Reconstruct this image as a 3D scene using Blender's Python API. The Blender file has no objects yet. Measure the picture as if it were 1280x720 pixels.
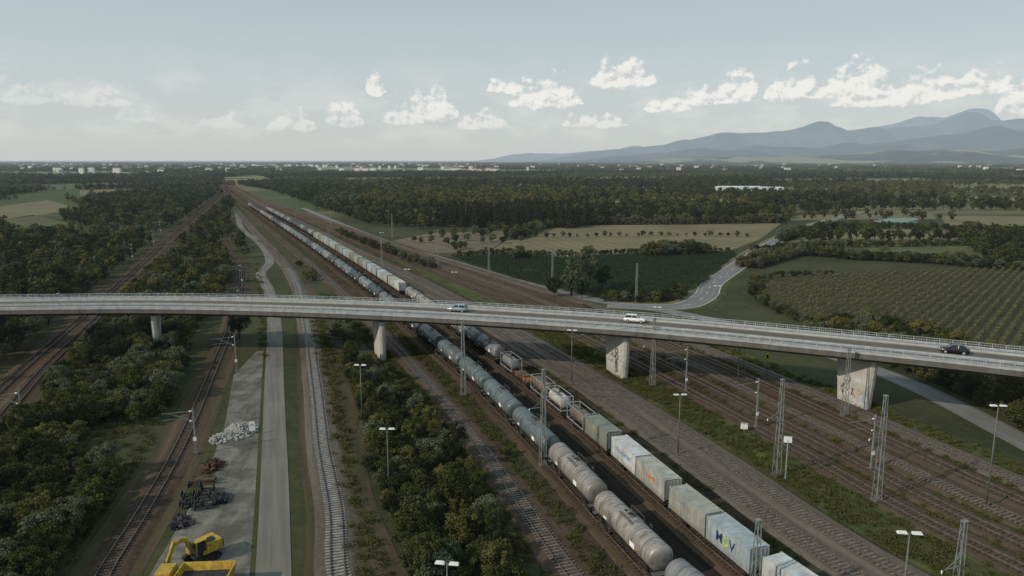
import bpy, math, random
import numpy as np
from mathutils import Vector, Matrix
random.seed(7); RNG=np.random.default_rng(7)
sc=bpy.context.scene
COL=sc.collection
R=math.radians
# ------------------------------------------------------------------ node helpers
class NT:
    def __init__(s,nt): s.nt=nt; s.N=nt.nodes; s.L=nt.links
    def add(s,t,**k):
        n=s.N.new(t)
        for a,b in k.items(): setattr(n,a,b)
        return n
    def put(s,sock,v):
        if isinstance(v,bpy.types.NodeSocket): s.L.new(v,sock)
        elif v is not None:
            if sock.type=='RGBA' and len(v)==3: v=(*v,1)
            sock.default_value=v
    def math(s,op,a,b=None,c=None,clamp=False):
        n=s.add('ShaderNodeMath',operation=op); n.use_clamp=clamp
        s.put(n.inputs[0],a)
        if b is not None: s.put(n.inputs[1],b)
        if c is not None: s.put(n.inputs[2],c)
        return n.outputs[0]
    def vm(s,op,a,b=None):
        n=s.add('ShaderNodeVectorMath',operation=op); s.put(n.inputs[0],a)
        if b is not None:
            if op=='SCALE': s.put(n.inputs['Scale'],b)
            else: s.put(n.inputs[1],b)
        return n.outputs['Value'] if op in('LENGTH','DOT_PRODUCT') else n.outputs[0]
    def noise(s,vec,scale,detail=4,rough=.55,dist=0):
        n=s.add('ShaderNodeTexNoise'); s.put(n.inputs['Vector'],vec)
        n.inputs['Scale'].default_value=scale; n.inputs['Detail'].default_value=detail
        n.inputs['Roughness'].default_value=rough; n.inputs['Distortion'].default_value=dist
        return n.outputs['Fac']
    def mr(s,v,a,b,c=0,d=1,smooth=True):
        n=s.add('ShaderNodeMapRange'); n.interpolation_type='SMOOTHSTEP' if smooth else 'LINEAR'
        s.put(n.inputs[0],v)
        for i,x in enumerate((a,b,c,d)): s.put(n.inputs[1+i],x)
        return n.outputs[0]
    def mix(s,f,a,b,bt='MIX'):
        n=s.add('ShaderNodeMix',data_type='RGBA',blend_type=bt); s.put(n.inputs[0],f)
        s.put(n.inputs[6],a); s.put(n.inputs[7],b); return n.outputs[2]
    def comb(s,x,y,z=0.0):
        n=s.add('ShaderNodeCombineXYZ'); s.put(n.inputs[0],x); s.put(n.inputs[1],y); s.put(n.inputs[2],z); return n.outputs[0]
    def sep(s,v):
        n=s.add('ShaderNodeSeparateXYZ'); s.put(n.inputs[0],v); return n.outputs
    def pos(s): return s.add('ShaderNodeNewGeometry').outputs['Position']
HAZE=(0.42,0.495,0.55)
def newmat(name):
    m=bpy.data.materials.new(name); m.use_nodes=True; m.node_tree.nodes.clear()
    return m,NT(m.node_tree)
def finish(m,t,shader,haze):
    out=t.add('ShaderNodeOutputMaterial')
    if haze:   # aerial perspective painted as emission, growing with distance from the origin (world position)
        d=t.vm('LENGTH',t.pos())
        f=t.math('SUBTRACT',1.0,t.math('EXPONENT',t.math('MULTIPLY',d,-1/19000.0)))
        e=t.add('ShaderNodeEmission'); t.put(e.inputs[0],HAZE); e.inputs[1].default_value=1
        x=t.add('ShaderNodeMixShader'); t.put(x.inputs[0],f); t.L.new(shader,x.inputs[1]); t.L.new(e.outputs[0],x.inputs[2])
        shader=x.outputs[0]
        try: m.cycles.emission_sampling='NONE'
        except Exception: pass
    t.L.new(shader,out.inputs[0]); return m
def prin(t,col,rough=.85,metal=0,bump=None,bstr=.3,bdist=.1,spec=.3):
    p=t.add('ShaderNodeBsdfPrincipled'); t.put(p.inputs['Base Color'],col); t.put(p.inputs['Roughness'],rough)
    t.put(p.inputs['Metallic'],metal); p.inputs['Specular IOR Level'].default_value=spec
    if bump is not None:
        b=t.add('ShaderNodeBump'); b.inputs['Strength'].default_value=bstr; b.inputs['Distance'].default_value=bdist
        t.put(b.inputs['Height'],bump); t.L.new(b.outputs[0],p.inputs['Normal'])
    return p.outputs[0]
def mul(c,k): return tuple(x*k for x in c)
def M(name,col,rough=.8,metal=0,ns=1.2,var=.3,haze=False,dirt=None,dirtamt=.5,spec=.3,obj=True):
    m,t=newmat(name)
    tc=t.add('ShaderNodeTexCoord').outputs['Object'] if obj else t.pos()
    n=t.noise(tc,ns,4,.6)
    c=t.mix(t.mr(n,.3,.7),mul(col,1-var),mul(col,1+var))
    if dirt:
        n2=t.noise(t.vm('MULTIPLY',tc,(1,1,.35)),ns*2.3,6,.7,.3)
        c=t.mix(t.math('MULTIPLY',t.mr(n2,.45,.7),dirtamt),c,dirt)
    return finish(m,t,prin(t,c,rough,metal,None,.15,.02,spec),haze)
# ------------------------------------------------------------------ materials
def m_ground():
    m,t=newmat('meadow_ground'); p=t.pos()
    n=t.noise(p,.035,5,.65); n2=t.noise(p,.6,4,.6)
    c=t.mix(t.mr(n,.35,.65),(.032,.040,.017),(.058,.060,.027))
    c=t.mix(t.math('MULTIPLY',t.mr(n2,.45,.75),.55),c,(.085,.078,.042))
    v=t.add('ShaderNodeTexVoronoi',feature='F1'); t.put(v.inputs['Vector'],t.vm('MULTIPLY',p,(.7,1,1))); v.inputs['Scale'].default_value=.0042
    cs=t.sep(v.outputs['Color'])
    fc=t.mix(t.mr(cs[0],.40,.55),(.06,.08,.03),(.21,.19,.10)); fc=t.mix(t.mr(cs[1],.7,.75),fc,(.11,.15,.06))
    far=t.mr(t.sep(p)[1],550.0,700.0)
    c=t.mix(far,c,t.mix(t.mr(n,.3,.8,0,.3),fc,c))
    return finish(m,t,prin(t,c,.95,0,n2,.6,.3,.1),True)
def m_leaf(name,c1,c2,c3,haze=True):
    m,t=newmat(name)
    a=t.add('ShaderNodeAttribute'); a.attribute_name='tint'
    r=t.add('ShaderNodeObjectInfo').outputs['Random']
    c=t.mix(a.outputs['Fac'],c1,c2)
    c=t.mix(t.math('MULTIPLY',r,.6),c,c3)
    d=t.add('ShaderNodeBsdfDiffuse'); t.put(d.inputs[0],c)
    tr=t.add('ShaderNodeBsdfTranslucent'); t.put(tr.inputs[0],c)
    x=t.add('ShaderNodeMixShader'); x.inputs[0].default_value=.25; t.L.new(d.outputs[0],x.inputs[1]); t.L.new(tr.outputs[0],x.inputs[2])
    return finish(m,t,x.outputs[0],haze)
def m_yard(name,dark,light,grass,gthr,haze=False,scale=1.0,big=None):
    m,t=newmat(name); p=t.pos(); uv=t.add('ShaderNodeUVMap').outputs[0]
    st=t.vm('MULTIPLY',uv,(1.0,.06,1))
    n=t.noise(st,.55*scale,5,.6); g=t.noise(p,1.3,6,.7); n3=t.noise(t.vm('MULTIPLY',uv,(.5,.05,1)),.5,5,.65,.5)
    c=t.mix(t.mr(n,.35,.65),dark,light); c=t.mix(t.mr(g,.35,.75,0,.5),c,mul(light,1.35))
    if big:
        n5=t.noise(p,.16,4,.65,.6); c=t.mix(t.mr(n5,.42,.62,0,.75),c,big)
    c=t.mix(t.math('MULTIPLY',t.mr(n3,gthr,gthr+.1),t.mr(g,.40,.58)),c,grass)
    return finish(m,t,prin(t,c,.95,0,g,.5,.08,.1),haze)
def m_asph(name,col,haze=False):
    m,t=newmat(name); p=t.pos(); uv=t.add('ShaderNodeUVMap').outputs[0]
    g=t.noise(p,9,4,.7); n=t.noise(t.vm('MULTIPLY',uv,(1.3,.04,1)),.8,5,.6); b=t.noise(p,.12,4)
    c=t.mix(t.mr(n,.35,.7),mul(col,.78),mul(col,1.18)); c=t.mix(t.mr(b,.4,.7,0,.35),c,mul(col,1.4)); c=t.mix(t.mr(g,.3,.8,0,.3),c,mul(col,.6))
    return finish(m,t,prin(t,c,.85,0,g,.2,.02,.3),haze)
def m_field(name,a,b,rowscale,ang,haze=True):
    m,t=newmat(name); p=t.pos(); s=t.sep(p)
    u=t.math('ADD',t.math('MULTIPLY',s[0],math.cos(ang)),t.math('MULTIPLY',s[1],math.sin(ang)))
    w=t.math('SINE',t.math('MULTIPLY',u,rowscale)); n=t.noise(p,.03,5,.6); n2=t.noise(p,.5,4,.7)
    c=t.mix(t.mr(n,.3,.7),a,b); c=t.mix(t.mr(w,-1,1,0,.35),c,mul(a,.6)); c=t.mix(t.mr(n2,.3,.8,0,.5),c,mul(b,1.2))
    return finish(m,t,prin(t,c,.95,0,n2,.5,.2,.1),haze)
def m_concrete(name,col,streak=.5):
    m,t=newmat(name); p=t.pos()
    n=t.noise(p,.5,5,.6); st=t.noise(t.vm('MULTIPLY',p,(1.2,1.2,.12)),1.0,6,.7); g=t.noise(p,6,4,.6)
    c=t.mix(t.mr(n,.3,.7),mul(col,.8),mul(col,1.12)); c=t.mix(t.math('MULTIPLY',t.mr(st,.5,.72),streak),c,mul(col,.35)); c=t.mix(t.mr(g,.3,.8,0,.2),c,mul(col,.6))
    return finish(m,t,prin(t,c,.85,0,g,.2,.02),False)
def m_tank(name,col,dirt,amt,rough=.45,metal=.0):
    m,t=newmat(name); tc=t.add('ShaderNodeTexCoord').outputs['Object']; rnd=t.add('ShaderNodeObjectInfo').outputs['Random']
    off=t.vm('ADD',tc,t.comb(t.math('MULTIPLY',rnd,50.0),0.0,0.0))
    st=t.noise(t.vm('MULTIPLY',off,(2.2,.5,.35)),1.0,6,.7,.3); n=t.noise(off,.7,4); z=t.sep(tc)[2]
    c=t.mix(t.mr(n,.3,.7),mul(col,.8),mul(col,1.15)); c=t.mix(t.math('MULTIPLY',t.mr(st,.42,.66),amt),c,dirt)
    c=t.mix(t.mr(rnd,0,1,0,.3),c,mul(col,.55)); c=t.mix(t.mr(z,2.2,1.1,0,.55),c,dirt)
    return finish(m,t,prin(t,c,rough,metal,None,.1,.02,.4),False)
MAT=dict(
 ground=m_ground(),
 leaf=m_leaf('leaf_green',(.032,.044,.014),(.098,.112,.035),(.070,.074,.028)),
 leafd=m_leaf('leaf_dark',(.018,.028,.012),(.050,.063,.024),(.038,.044,.018)),
 leafy=m_leaf('leaf_olive',(.075,.080,.024),(.170,.158,.052),(.120,.115,.040)),
 leafw=m_leaf('leaf_willow',(.072,.090,.048),(.160,.178,.110),(.108,.122,.072)),
 leafo=m_leaf('leaf_autumn',(.085,.070,.028),(.160,.120,.045),(.11,.10,.038)),
 grass=m_leaf('grass_blade',(.055,.072,.022),(.118,.122,.045),(.125,.11,.055),False),
 corn=m_leaf('crop_leaf',(.098,.100,.050),(.170,.165,.085),(.140,.128,.068)),
 crop=m_leaf('crop_dark_leaf',(.026,.045,.020),(.048,.072,.032),(.036,.055,.025)),
 bark=M('bark',(.06,.05,.04),.95,0,3,.4),
 yard=m_yard('yard_ballast',(.038,.028,.021),(.082,.062,.045),(.050,.062,.022),.46,big=(.030,.025,.019)),
 strip=m_yard('grass_strip',(.052,.072,.022),(.084,.100,.034),(.064,.056,.030),.50,big=(.044,.056,.020)),
 scrubg=m_yard('scrub_ground',(.040,.050,.020),(.068,.068,.034),(.034,.050,.016),.45),
 dirt=m_yard('dirt_strip',(.052,.041,.029),(.090,.070,.048),(.042,.054,.020),.44),
 ballast=m_yard('ballast_grey',(.074,.063,.052),(.130,.113,.094),(.06,.066,.03),.58),
 ballastb=m_yard('ballast_brown',(.046,.033,.024),(.096,.070,.050),(.050,.058,.024),.55),
 ballastsh=m_yard('ballast_dark',(.020,.017,.015),(.034,.029,.026),(.03,.035,.015),.72),  # ballast with the train's shade painted into the colour
 gravel=m_yard('gravel_lot',(.105,.100,.088),(.195,.187,.168),(.06,.07,.035),.56,scale=.7,big=(.080,.075,.064)),
 sleepc=M('sleeper_concrete',(.25,.245,.235),.9,0,2,.35,obj=False), sleepw=M('sleeper_wood',(.07,.055,.045),.95,0,2,.4,obj=False),
 sleepg=M('sleeper_weathered',(.135,.125,.115),.95,0,2,.4,obj=False),
 rail=M('rail_steel',(.18,.14,.115),.4,.5,2,.3,obj=False),
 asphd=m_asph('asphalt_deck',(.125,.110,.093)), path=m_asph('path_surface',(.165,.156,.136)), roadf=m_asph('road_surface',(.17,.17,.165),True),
 paint=M('road_paint',(.62,.62,.6),.7,0,3,.2,obj=False),
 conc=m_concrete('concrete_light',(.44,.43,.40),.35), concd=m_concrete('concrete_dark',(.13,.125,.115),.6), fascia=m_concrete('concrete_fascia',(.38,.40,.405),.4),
 galv=M('galvanised_steel',(.36,.39,.40),.5,.2,1,.2), galvd=M('grating_steel',(.13,.135,.13),.6,.2,1,.2), mast=M('mast_steel',(.19,.21,.20),.7,.1,1,.3), pole=M('pole_steel',(.13,.14,.135),.6,.2,1,.3),
 wire=M('wire',(.03,.03,.03),.6,.5), lampw=M('lamp_head',(.70,.72,.72),.5,0,2,.1),
 black=M('underframe_black',(.025,.023,.022),.8,0,2,.4), brown=M('bogie_rust',(.05,.035,.028),.9,0,2,.4), wheel=M('wheel_steel',(.09,.075,.065),.5,.5,3,.3),
 t_silver=m_tank('tank_silver',(.36,.34,.315),(.11,.085,.065),.75,.42,.25), t_teal=m_tank('tank_teal',(.130,.165,.172),(.05,.055,.055),.6,.42,.1),
 t_grey=m_tank('tank_grey',(.22,.23,.24),(.08,.07,.06),.6), t_white=m_tank('tank_white',(.5,.5,.48),(.16,.12,.09),.6), t_dark=m_tank('tank_dark',(.05,.058,.065),(.03,.028,.026),.5), t_brown=m_tank('tank_brown',(.19,.145,.115),(.07,.05,.04),.6),
 c_white=m_tank('container_white',(.50,.53,.53),(.22,.20,.17),.55,.6), c_grey=m_tank('container_grey',(.36,.37,.34),(.16,.14,.12),.55,.6), c_green=m_tank('container_sage',(.24,.26,.22),(.12,.11,.09),.5,.6), c_blue=m_tank('container_pale_blue',(.38,.45,.49),(.17,.17,.16),.5,.6), c_orange=m_tank('container_orange',(.32,.12,.05),(.12,.07,.05),.5,.6),
 lime=M('lime_paint',(.42,.55,.03),.6), navy=M('navy_paint',(.03,.05,.12),.6), orange=M('orange_paint',(.6,.2,.03),.6), cyan=M('blue_paint',(.12,.32,.5),.6), whitep=M('white_paint',(.75,.76,.75),.6,0,1,.08),redp=M('red_paint',(.4,.06,.04),.6),
 yellow=M('machine_yellow',(.44,.29,.035),.5,0,1.5,.2,dirt=(.12,.09,.05),dirtamt=.7), glass=M('glass_dark',(.015,.02,.024),.08,0,1,.1,spec=.6), tyre=M('tyre',(.02,.02,.02),.9),
 carw=M('car_white',(.75,.75,.74),.25,0,.5,.03,spec=.6), carb=M('car_black',(.015,.016,.02),.2,0,.5,.1,spec=.6), cars=M('car_silverblue',(.30,.36,.41),.25,.2,.5,.05,spec=.6),
 rock=M('rubble_stone',(.32,.32,.31),.9,0,1.5,.45), rust=M('rusty_scrap',(.070,.042,.030),.95,0,2,.5), scrap=M('scrap_dark',(.035,.037,.042),.7,.2,2,.5), timber=M('timber',(.12,.09,.06),.9,0,2,.4),
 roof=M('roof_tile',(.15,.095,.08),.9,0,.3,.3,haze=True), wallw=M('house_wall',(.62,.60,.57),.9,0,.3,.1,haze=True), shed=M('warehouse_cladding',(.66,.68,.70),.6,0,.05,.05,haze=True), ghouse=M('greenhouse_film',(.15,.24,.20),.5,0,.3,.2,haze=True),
 fdark=m_field('field_dark',(.032,.048,.022),(.045,.062,.028),1.6,.6), fpale=m_field('field_pale',(.122,.112,.062),(.190,.165,.094),.9,.3), fcorn=m_field('field_corn',(.062,.066,.034),(.092,.092,.046),1.4,1.2), fgreen=m_field('field_green',(.070,.080,.034),(.11,.115,.052),.6,.2), fbrown=m_field('field_brown',(.11,.094,.066),(.16,.132,.092),.8,.5),
)
# ------------------------------------------------------------------ mesh helpers
class MB:
    def __init__(s): s.v=[];s.f=[];s.m=[];s.sm=[];s.mats=[]
    def mi(s,k):
        if k not in s.mats: s.mats.append(k)
        return s.mats.index(k)
    def add(s,vs,fs,k,smooth=False):
        o=len(s.v); s.v+=[tuple(map(float,x)) for x in vs]; i=s.mi(k)
        for f in fs: s.f.append(tuple(o+a for a in f)); s.m.append(i); s.sm.append(smooth)
    def box(s,c,d,k,rz=0,taper=1,rot=None):
        x,y,z=d[0]/2,d[1]/2,d[2]/2
        vs=[Vector((sx*x*(taper if sz>0 else 1),sy*y*(taper if sz>0 else 1),sz*z)) for sz in(-1,1) for sx,sy in((-1,-1),(1,-1),(1,1),(-1,1))]
        Mx=rot if rot is not None else Matrix.Rotation(rz,3,'Z')
        vs=[Mx@v+Vector(c) for v in vs]
        s.add(vs,[(3,2,1,0),(4,5,6,7),(0,1,5,4),(1,2,6,5),(2,3,7,6),(3,0,4,7)],k)
    def beam(s,p0,p1,w,k,h=None):
        p0=Vector(p0);p1=Vector(p1);d=p1-p0;L=d.length
        if L<1e-6:return
        q=d.to_track_quat('X','Z').to_matrix(); s.box((p0+p1)/2,(L,w,h or w),k,rot=q)
    def cyl(s,p0,p1,r0,r1,n,k,caps=True,smooth=True):
        p0=Vector(p0);p1=Vector(p1);q=(p1-p0).to_track_quat('Z','Y').to_matrix();vs=[]
        for p,r in((p0,r0),(p1,r1)):
            for i in range(n):
                a=2*math.pi*i/n; vs.append(q@Vector((r*math.cos(a),r*math.sin(a),0))+p)
        s.add(vs,[(i,(i+1)%n,n+(i+1)%n,n+i) for i in range(n)],k,smooth)
        if caps: 
            o=len(s.v)-2*n
            s.f.append(tuple(o+n+i for i in range(n)));s.f.append(tuple(o+i for i in reversed(range(n))));s.m+=[s.mi(k)]*2;s.sm+=[False]*2
    def lathe_x(s,prof,n,k,cy=0,cz=0):
        vs=[];
        for x,r in prof:
            for i in range(n):
                a=2*math.pi*i/n; vs.append((x,cy+r*math.cos(a),cz+r*math.sin(a)))
        fs=[(j*n+i,(j+1)*n+i,(j+1)*n+(i+1)%n,j*n+(i+1)%n) for j in range(len(prof)-1) for i in range(n)]
        s.add(vs,fs,k,True)
    def mesh(s,name):
        me=bpy.data.meshes.new(name); me.from_pydata(s.v,[],s.f); 
        for k in s.mats: me.materials.append(MAT[k])
        me.polygons.foreach_set('material_index',s.m); me.polygons.foreach_set('use_smooth',s.sm); me.update(); return me
    def obj(s,name,parent=None,loc=None,rz=0):
        return mkobj(name,s.mesh(name),parent,loc,rz)
def mkobj(name,data,parent=None,loc=None,rz=0,col=None):
    o=bpy.data.objects.new(name,data); (col or COL).objects.link(o)
    if parent: o.parent=parent
    if loc: o.location=loc
    if rz: o.rotation_euler=(0,0,rz)
    return o
def spline(pts,step=2.0):
    P=np.array(pts,float); P=np.vstack([2*P[0]-P[1],P,2*P[-1]-P[-2]]); out=[]
    for i in range(1,len(P)-2):
        a,b,c,d=P[i-1:i+3]; n=max(2,int(np.linalg.norm(c-b)/1.0)); t=np.linspace(0,1,n,endpoint=False)[:,None]
        out.append(.5*((2*b)+(c-a)*t+(2*a-5*b+4*c-d)*t**2+(-a+3*b-3*c+d)*t**3))
    out.append(P[-2:-1]); Q=np.vstack(out)
    s=np.r_[0,np.cumsum(np.linalg.norm(np.diff(Q,axis=0),axis=1))]; S=np.arange(0,s[-1],step)
    return np.c_[np.interp(S,s,Q[:,0]),np.interp(S,s,Q[:,1])]
def normals(P):
    T=np.gradient(P,axis=0); T/=np.linalg.norm(T,axis=1)[:,None]; return T,np.c_[T[:,1],-T[:,0]]
def arcl(P): return np.r_[0,np.cumsum(np.linalg.norm(np.diff(P,axis=0),axis=1))]
def offset(P,o):
    T,N=normals(P); return P+N*(np.asarray(o)[:,None] if np.ndim(o) else o)
class Sweep:
    def __init__(s): s.v=[];s.f=[];s.m=[];s.uv=[];s.mats=[]
    def mi(s,k):
        if k not in s.mats: s.mats.append(k)
        return s.mats.index(k)
    def run(s,P,prof,mats,closed=False):
        T,N=normals(P); S=arcl(P); n=len(prof); o=len(s.v)
        offs=[np.broadcast_to(np.asarray(a[0],float),(len(P),)) for a in prof]
        for i in range(len(P)):
            for j in range(n):
                q=P[i]+N[i]*offs[j][i]; s.v.append((q[0],q[1],prof[j][1]))
        seg=n if closed else n-1
        for i in range(len(P)-1):
            for j in range(seg):
                j2=(j+1)%n; a,b,c,d=o+i*n+j,o+i*n+j2,o+(i+1)*n+j2,o+(i+1)*n+j
                s.f.append((a,b,c,d)); s.m.append(s.mi(mats if isinstance(mats,str) else mats[j]))
                s.uv+=[(offs[j][i],S[i]),(offs[j2][i],S[i]),(offs[j2][i+1],S[i+1]),(offs[j][i+1],S[i+1])]
    def box(s,c,d,k,rz):
        o=len(s.v);x,y,z=d[0]/2,d[1]/2,d[2]/2;ca,sa=math.cos(rz),math.sin(rz)
        for sz in(-1,1):
            for sx,sy in((-1,-1),(1,-1),(1,1),(-1,1)): s.v.append((c[0]+sx*x*ca-sy*y*sa,c[1]+sx*x*sa+sy*y*ca,c[2]+sz*z))
        for f in((4,5,6,7),(0,1,5,4),(1,2,6,5),(2,3,7,6),(3,0,4,7)):
            s.f.append(tuple(o+a for a in f)); s.m.append(s.mi(k)); s.uv+=[(0,0)]*4
    def obj(s,name,parent=None):
        me=bpy.data.meshes.new(name); me.from_pydata(s.v,[],s.f)
        for k in s.mats: me.materials.append(MAT[k])
        me.polygons.foreach_set('material_index',s.m)
        u=me.uv_layers.new(name='UVMap'); u.data.foreach_set('uv',np.array(s.uv,dtype=np.float32).ravel()); me.update()
        return mkobj(name,me,parent)
def ribbon(name,P,o0,o1,z,k,parent=None):
    s=Sweep(); mid=[(o0,z)]+[(o0+(np.asarray(o1)-o0)*f,z) for f in(.25,.5,.75)]+[(o1,z)]
    s.run(P,mid,k); return s.obj(name,parent)
def poly(name,pts,z,k):
    me=bpy.data.meshes.new(name); me.from_pydata([(x,y,z) for x,y in pts],[],[tuple(range(len(pts)))])
    if me.polygons[0].normal.z<0: me.flip_normals()
    me.materials.append(MAT[k]); me.uv_layers.new(name='UVMap')
    for l in me.loops: me.uv_layers[0].data[l.index].uv=me.vertices[l.vertex_index].co[:2]
    return mkobj(name,me)
# ------------------------------------------------------------------ ground
def ground():
    g=[0]; st=25
    while g[-1]<45000: g.append(g[-1]+st); st*=1.16
    xs=sorted([-a for a in g[1:]]+g); ys=sorted([-a for a in g[1:12]]+g)
    v=[(x,y,0) for y in ys for x in xs]; n=len(xs)
    f=[(j*n+i,j*n+i+1,(j+1)*n+i+1,(j+1)*n+i) for j in range(len(ys)-1) for i in range(n-1)]
    me=bpy.data.meshes.new('ground'); me.from_pydata(v,[],f); me.materials.append(MAT['ground']); mkobj('ground',me)
ground()
# ------------------------------------------------------------------ alignments (metres, back-projected from image pixels onto the ground plane)
Fp=[(48,2),(33,32),(21,59),(17,68),(13,79),(7,98),(-3,127),(-12,151),(-27,188),(-49,242),(-91,339),(-146,462),(-200,581),(-306,815),(-426,1089),(-570,1402),(-1100,2500)]
F=spline(Fp,3.0)
Ap1=[(-72,60),(-83,88),(-91.9,112),(-101,136),(-113,170),(-123.4,201),(-151,280),(-213,456),(-305,725),(-464,1186),(-640,1650)]
Ap2=[(-66,60),(-76,84),(-82,99),(-89.5,120),(-102.7,154),(-118,199),(-146,280),(-207.5,456),(-299,725),(-458,1186),(-634,1650)]
Bp=[(-38,40),(-41.5,61.6),(-44.8,72.3),(-47.8,87),(-52.7,108),(-62,141),(-74,182),(-87.6,224),(-103,270.5),(-118,308.5),(-140,355),(-170,420)]
Cp=[(-9,40),(-15,62),(-19,72),(-23,87),(-30,108),(-40,141),(-59,201),(-83,271),(-117,352),(-163,456),(-243,640)]
Dp=[(-6,50),(-11,67),(-16,79),(-22,96),(-29,123),(-40,159),(-54,201),(-75,262)]
PATHp=[(-18,45),(-22.9,61.6),(-26.2,72.3),(-33.9,96.4),(-45.2,131),(-68,201),(-86,250),(-101,286),(-110,324),(-137,390),(-182,484),(-242,635)]
SVCp=[(80,30),(82,60),(83,90),(83,108),(81,142),(72,170),(60,196),(46,214),(26,232),(0,271),(-29,324),(-65,390),(-117,502),(-200,690)]
RD2p=[(30,222),(44,219),(55,222),(65,238),(74,262),(91,295),(135,379),(187,467),(240,545),(310,640)]
def taper(o,P):
    k=np.interp(P[:,1],[0,200,324,390,500,800,1200,3000],[1,1,.74,.66,.6,.33,.2,.1]); return 9.8+(o-9.8)*k if o>9.8 else np.full(len(P),float(o))*np.interp(P[:,1],[0,500,1000,3000],[1,1,.7,.5])
TR={}
def track(P,bal,slp,ymax=330,bz=.2,w=1.65):
    s=Sweep(); s.run(P,[(-w-.9,.05),(-w,bz),(0,bz+.005),(w,bz),(w+.9,.05)],bal)
    D=spline([tuple(p) for p in P[::4]],.65); D=D[D[:,1]<ymax]; Td,_=normals(D)
    for i,(p,t) in enumerate(zip(D,Td)):
        if p[1]>45: s.box((p[0],p[1],bz+.02),(.27,2.5,.14),slp,math.atan2(t[1],t[0]))
    for o in(-.75,.75):
        s.run(P,[(o-.05,bz+.05),(o-.05,bz+.26),(o+.05,bz+.26),(o+.05,bz+.05)],'rail')
    s.obj('railway_track')
Yd=F[(F[:,1]<1300)]
# yard surface sheets
lf=-11.0; rt=np.array(taper(67.0,Yd))
ribbon('yard_ground',Yd,np.full(len(Yd),lf),rt,.03,'yard')
Yn=F[F[:,1]<330]
ribbon('grass_strip',Yn,np.full(len(Yn),28.6),np.interp(Yn[:,1],[0,190,330],[36.6,36.0,30.5]),.055,'strip')
ribbon('grass_strip',F[F[:,1]<240],np.full((F[:,1]<240).sum(),63.8),np.full((F[:,1]<240).sum(),67.5),.055,'strip')
ribbon('dirt_strip',F[F[:,1]<600],np.full((F[:,1]<600).sum(),2.4),np.full((F[:,1]<600).sum(),7.4),.05,'ballastsh')  # ballast between the trains, darkened in its colour for the tank train's shadow
for o,b,sl in((-8.2,'ballastb','sleepg'),(0,'ballastb','sleepw'),(9.8,'ballastb','sleepw'),(20.7,'ballast','sleepg'),(25.6,'ballast','sleepg'),(38.6,'ballastb','sleepw'),(44.3,'ballastb','sleepw'),(49.8,'ballastb','sleepg'),(55.4,'ballastb','sleepw'),(61,'ballast','sleepg'),(15.2,'ballastb','sleepw')):
    P=offset(Yd,taper(o,Yd)); 
    if o==15.2: P=P[P[:,1]>150]
    TR[o]=P; track(P,b,sl)
A1=spline(Ap1,4);A2=spline(Ap2,4);B=spline(Bp,3);C=spline(Cp,3);D=spline(Dp,3);PA=spline(PATHp,3);SV=spline(SVCp,3);R2=spline(RD2p,3)
mA=spline([((a[0]+b[0])/2,(a[1]+b[1])/2) for a,b in zip(Ap1,Ap2)],4)
ribbon('track_bed',mA,-8.5,8.5,.03,'dirt')
ribbon('track_bed',B,-4,4,.03,'dirt'); ribbon('track_bed',C,-3.6,4.2,.035,'dirt')
track(A1,'ballastb','sleepw',300);track(A2,'ballastb','sleepw',300);track(B,'ballastb','sleepw',300)
track(C,'ballast','sleepc',300)
ribbon('dirt_track',D,-1.7,1.7,.05,'dirt')
# gravel lot beside the path
poly('gravel_lot',[(-19,40),(-26,72),(-33,93),(-43,124),(-52,152),(-59,172),(-61,166),(-59,147),(-49.5,118),(-43.6,96),(-39.8,72),(-34,40)],.045,'gravel')
ribbon('path_edge',PA[PA[:,1]<175],-2.5,-1.9,.055,'scrubg')
ribbon('path',PA,-1.9,1.9,.065,'path')
ribbon('service_road',SV,-2.8,2.8,.065,'roadf')
def road(name,P,w,z,k,lines=True):
    o=ribbon(name,P,-w,w,z,k)
    if lines:
        s=Sweep(); 
        for a in(-w+.25,w-.25): s.run(P,[(a-.09,z+.004),(a+.09,z+.004)],'paint')
        Q=spline([tuple(p) for p in P[::3]],1.5)
        for i in range(0,len(Q)-3,8): s.run(Q[i:i+4],[(-.09,z+.004),(.09,z+.004)],'paint')
        s.obj('lane_marking')
road('country_road',R2,4.0,.08,'roadf')
ribbon('road_verge',R2,-6.5,-4.0,.06,'fpale'); ribbon('road_verge',R2,4.0,6.0,.06,'strip')
# fields
DK=[(-26,330),(0,348),(22,330),(70,348),(112,354),(66,250),(40,232),(26,236),(2,272)]
CORN=[(83,235),(100,271),(154,286),(230,300),(200,230),(129,165),(84,196)]
PALE=[(-4,402),(30,500),(195,521),(142,412),(108,358),(70,352),(22,334),(-10,362)]
poly('crop_field',DK,.02,'fdark'); poly('meadow_field',PALE,.02,'fpale'); poly('corn_field',CORN,.02,'fcorn')
poly('stubble_field',[(112,310),(140,345),(170,333),(215,312),(240,305),(300,395),(260,400),(170,400),(150,385)],.02,'fgreen')
poly('stubble_field',[(275,450),(345,440),(430,585),(350,590)],.02,'fpale')
poly('stubble_field',[(-40,352),(-12,352),(-6,400),(20,470),(-50,450),(-70,400)],.02,'fbrown')
poly('meadow',[(-390,549),(-504,712),(-530,828),(-398,666)],.03,'fpale')
poly('meadow',[(-548,920),(-507,1011),(-597,1153),(-650,1092)],.05,'fpale')
poly('meadow',[(-330,470),(-390,549),(-398,600),(-300,500)],.03,'fgreen')
poly('meadow',[(200,545),(330,560),(360,620),(240,600)],.03,'fpale')
poly('meadow',[(150,400),(260,402),(270,440),(330,440),(280,480),(215,470)],.025,'fpale')
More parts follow.
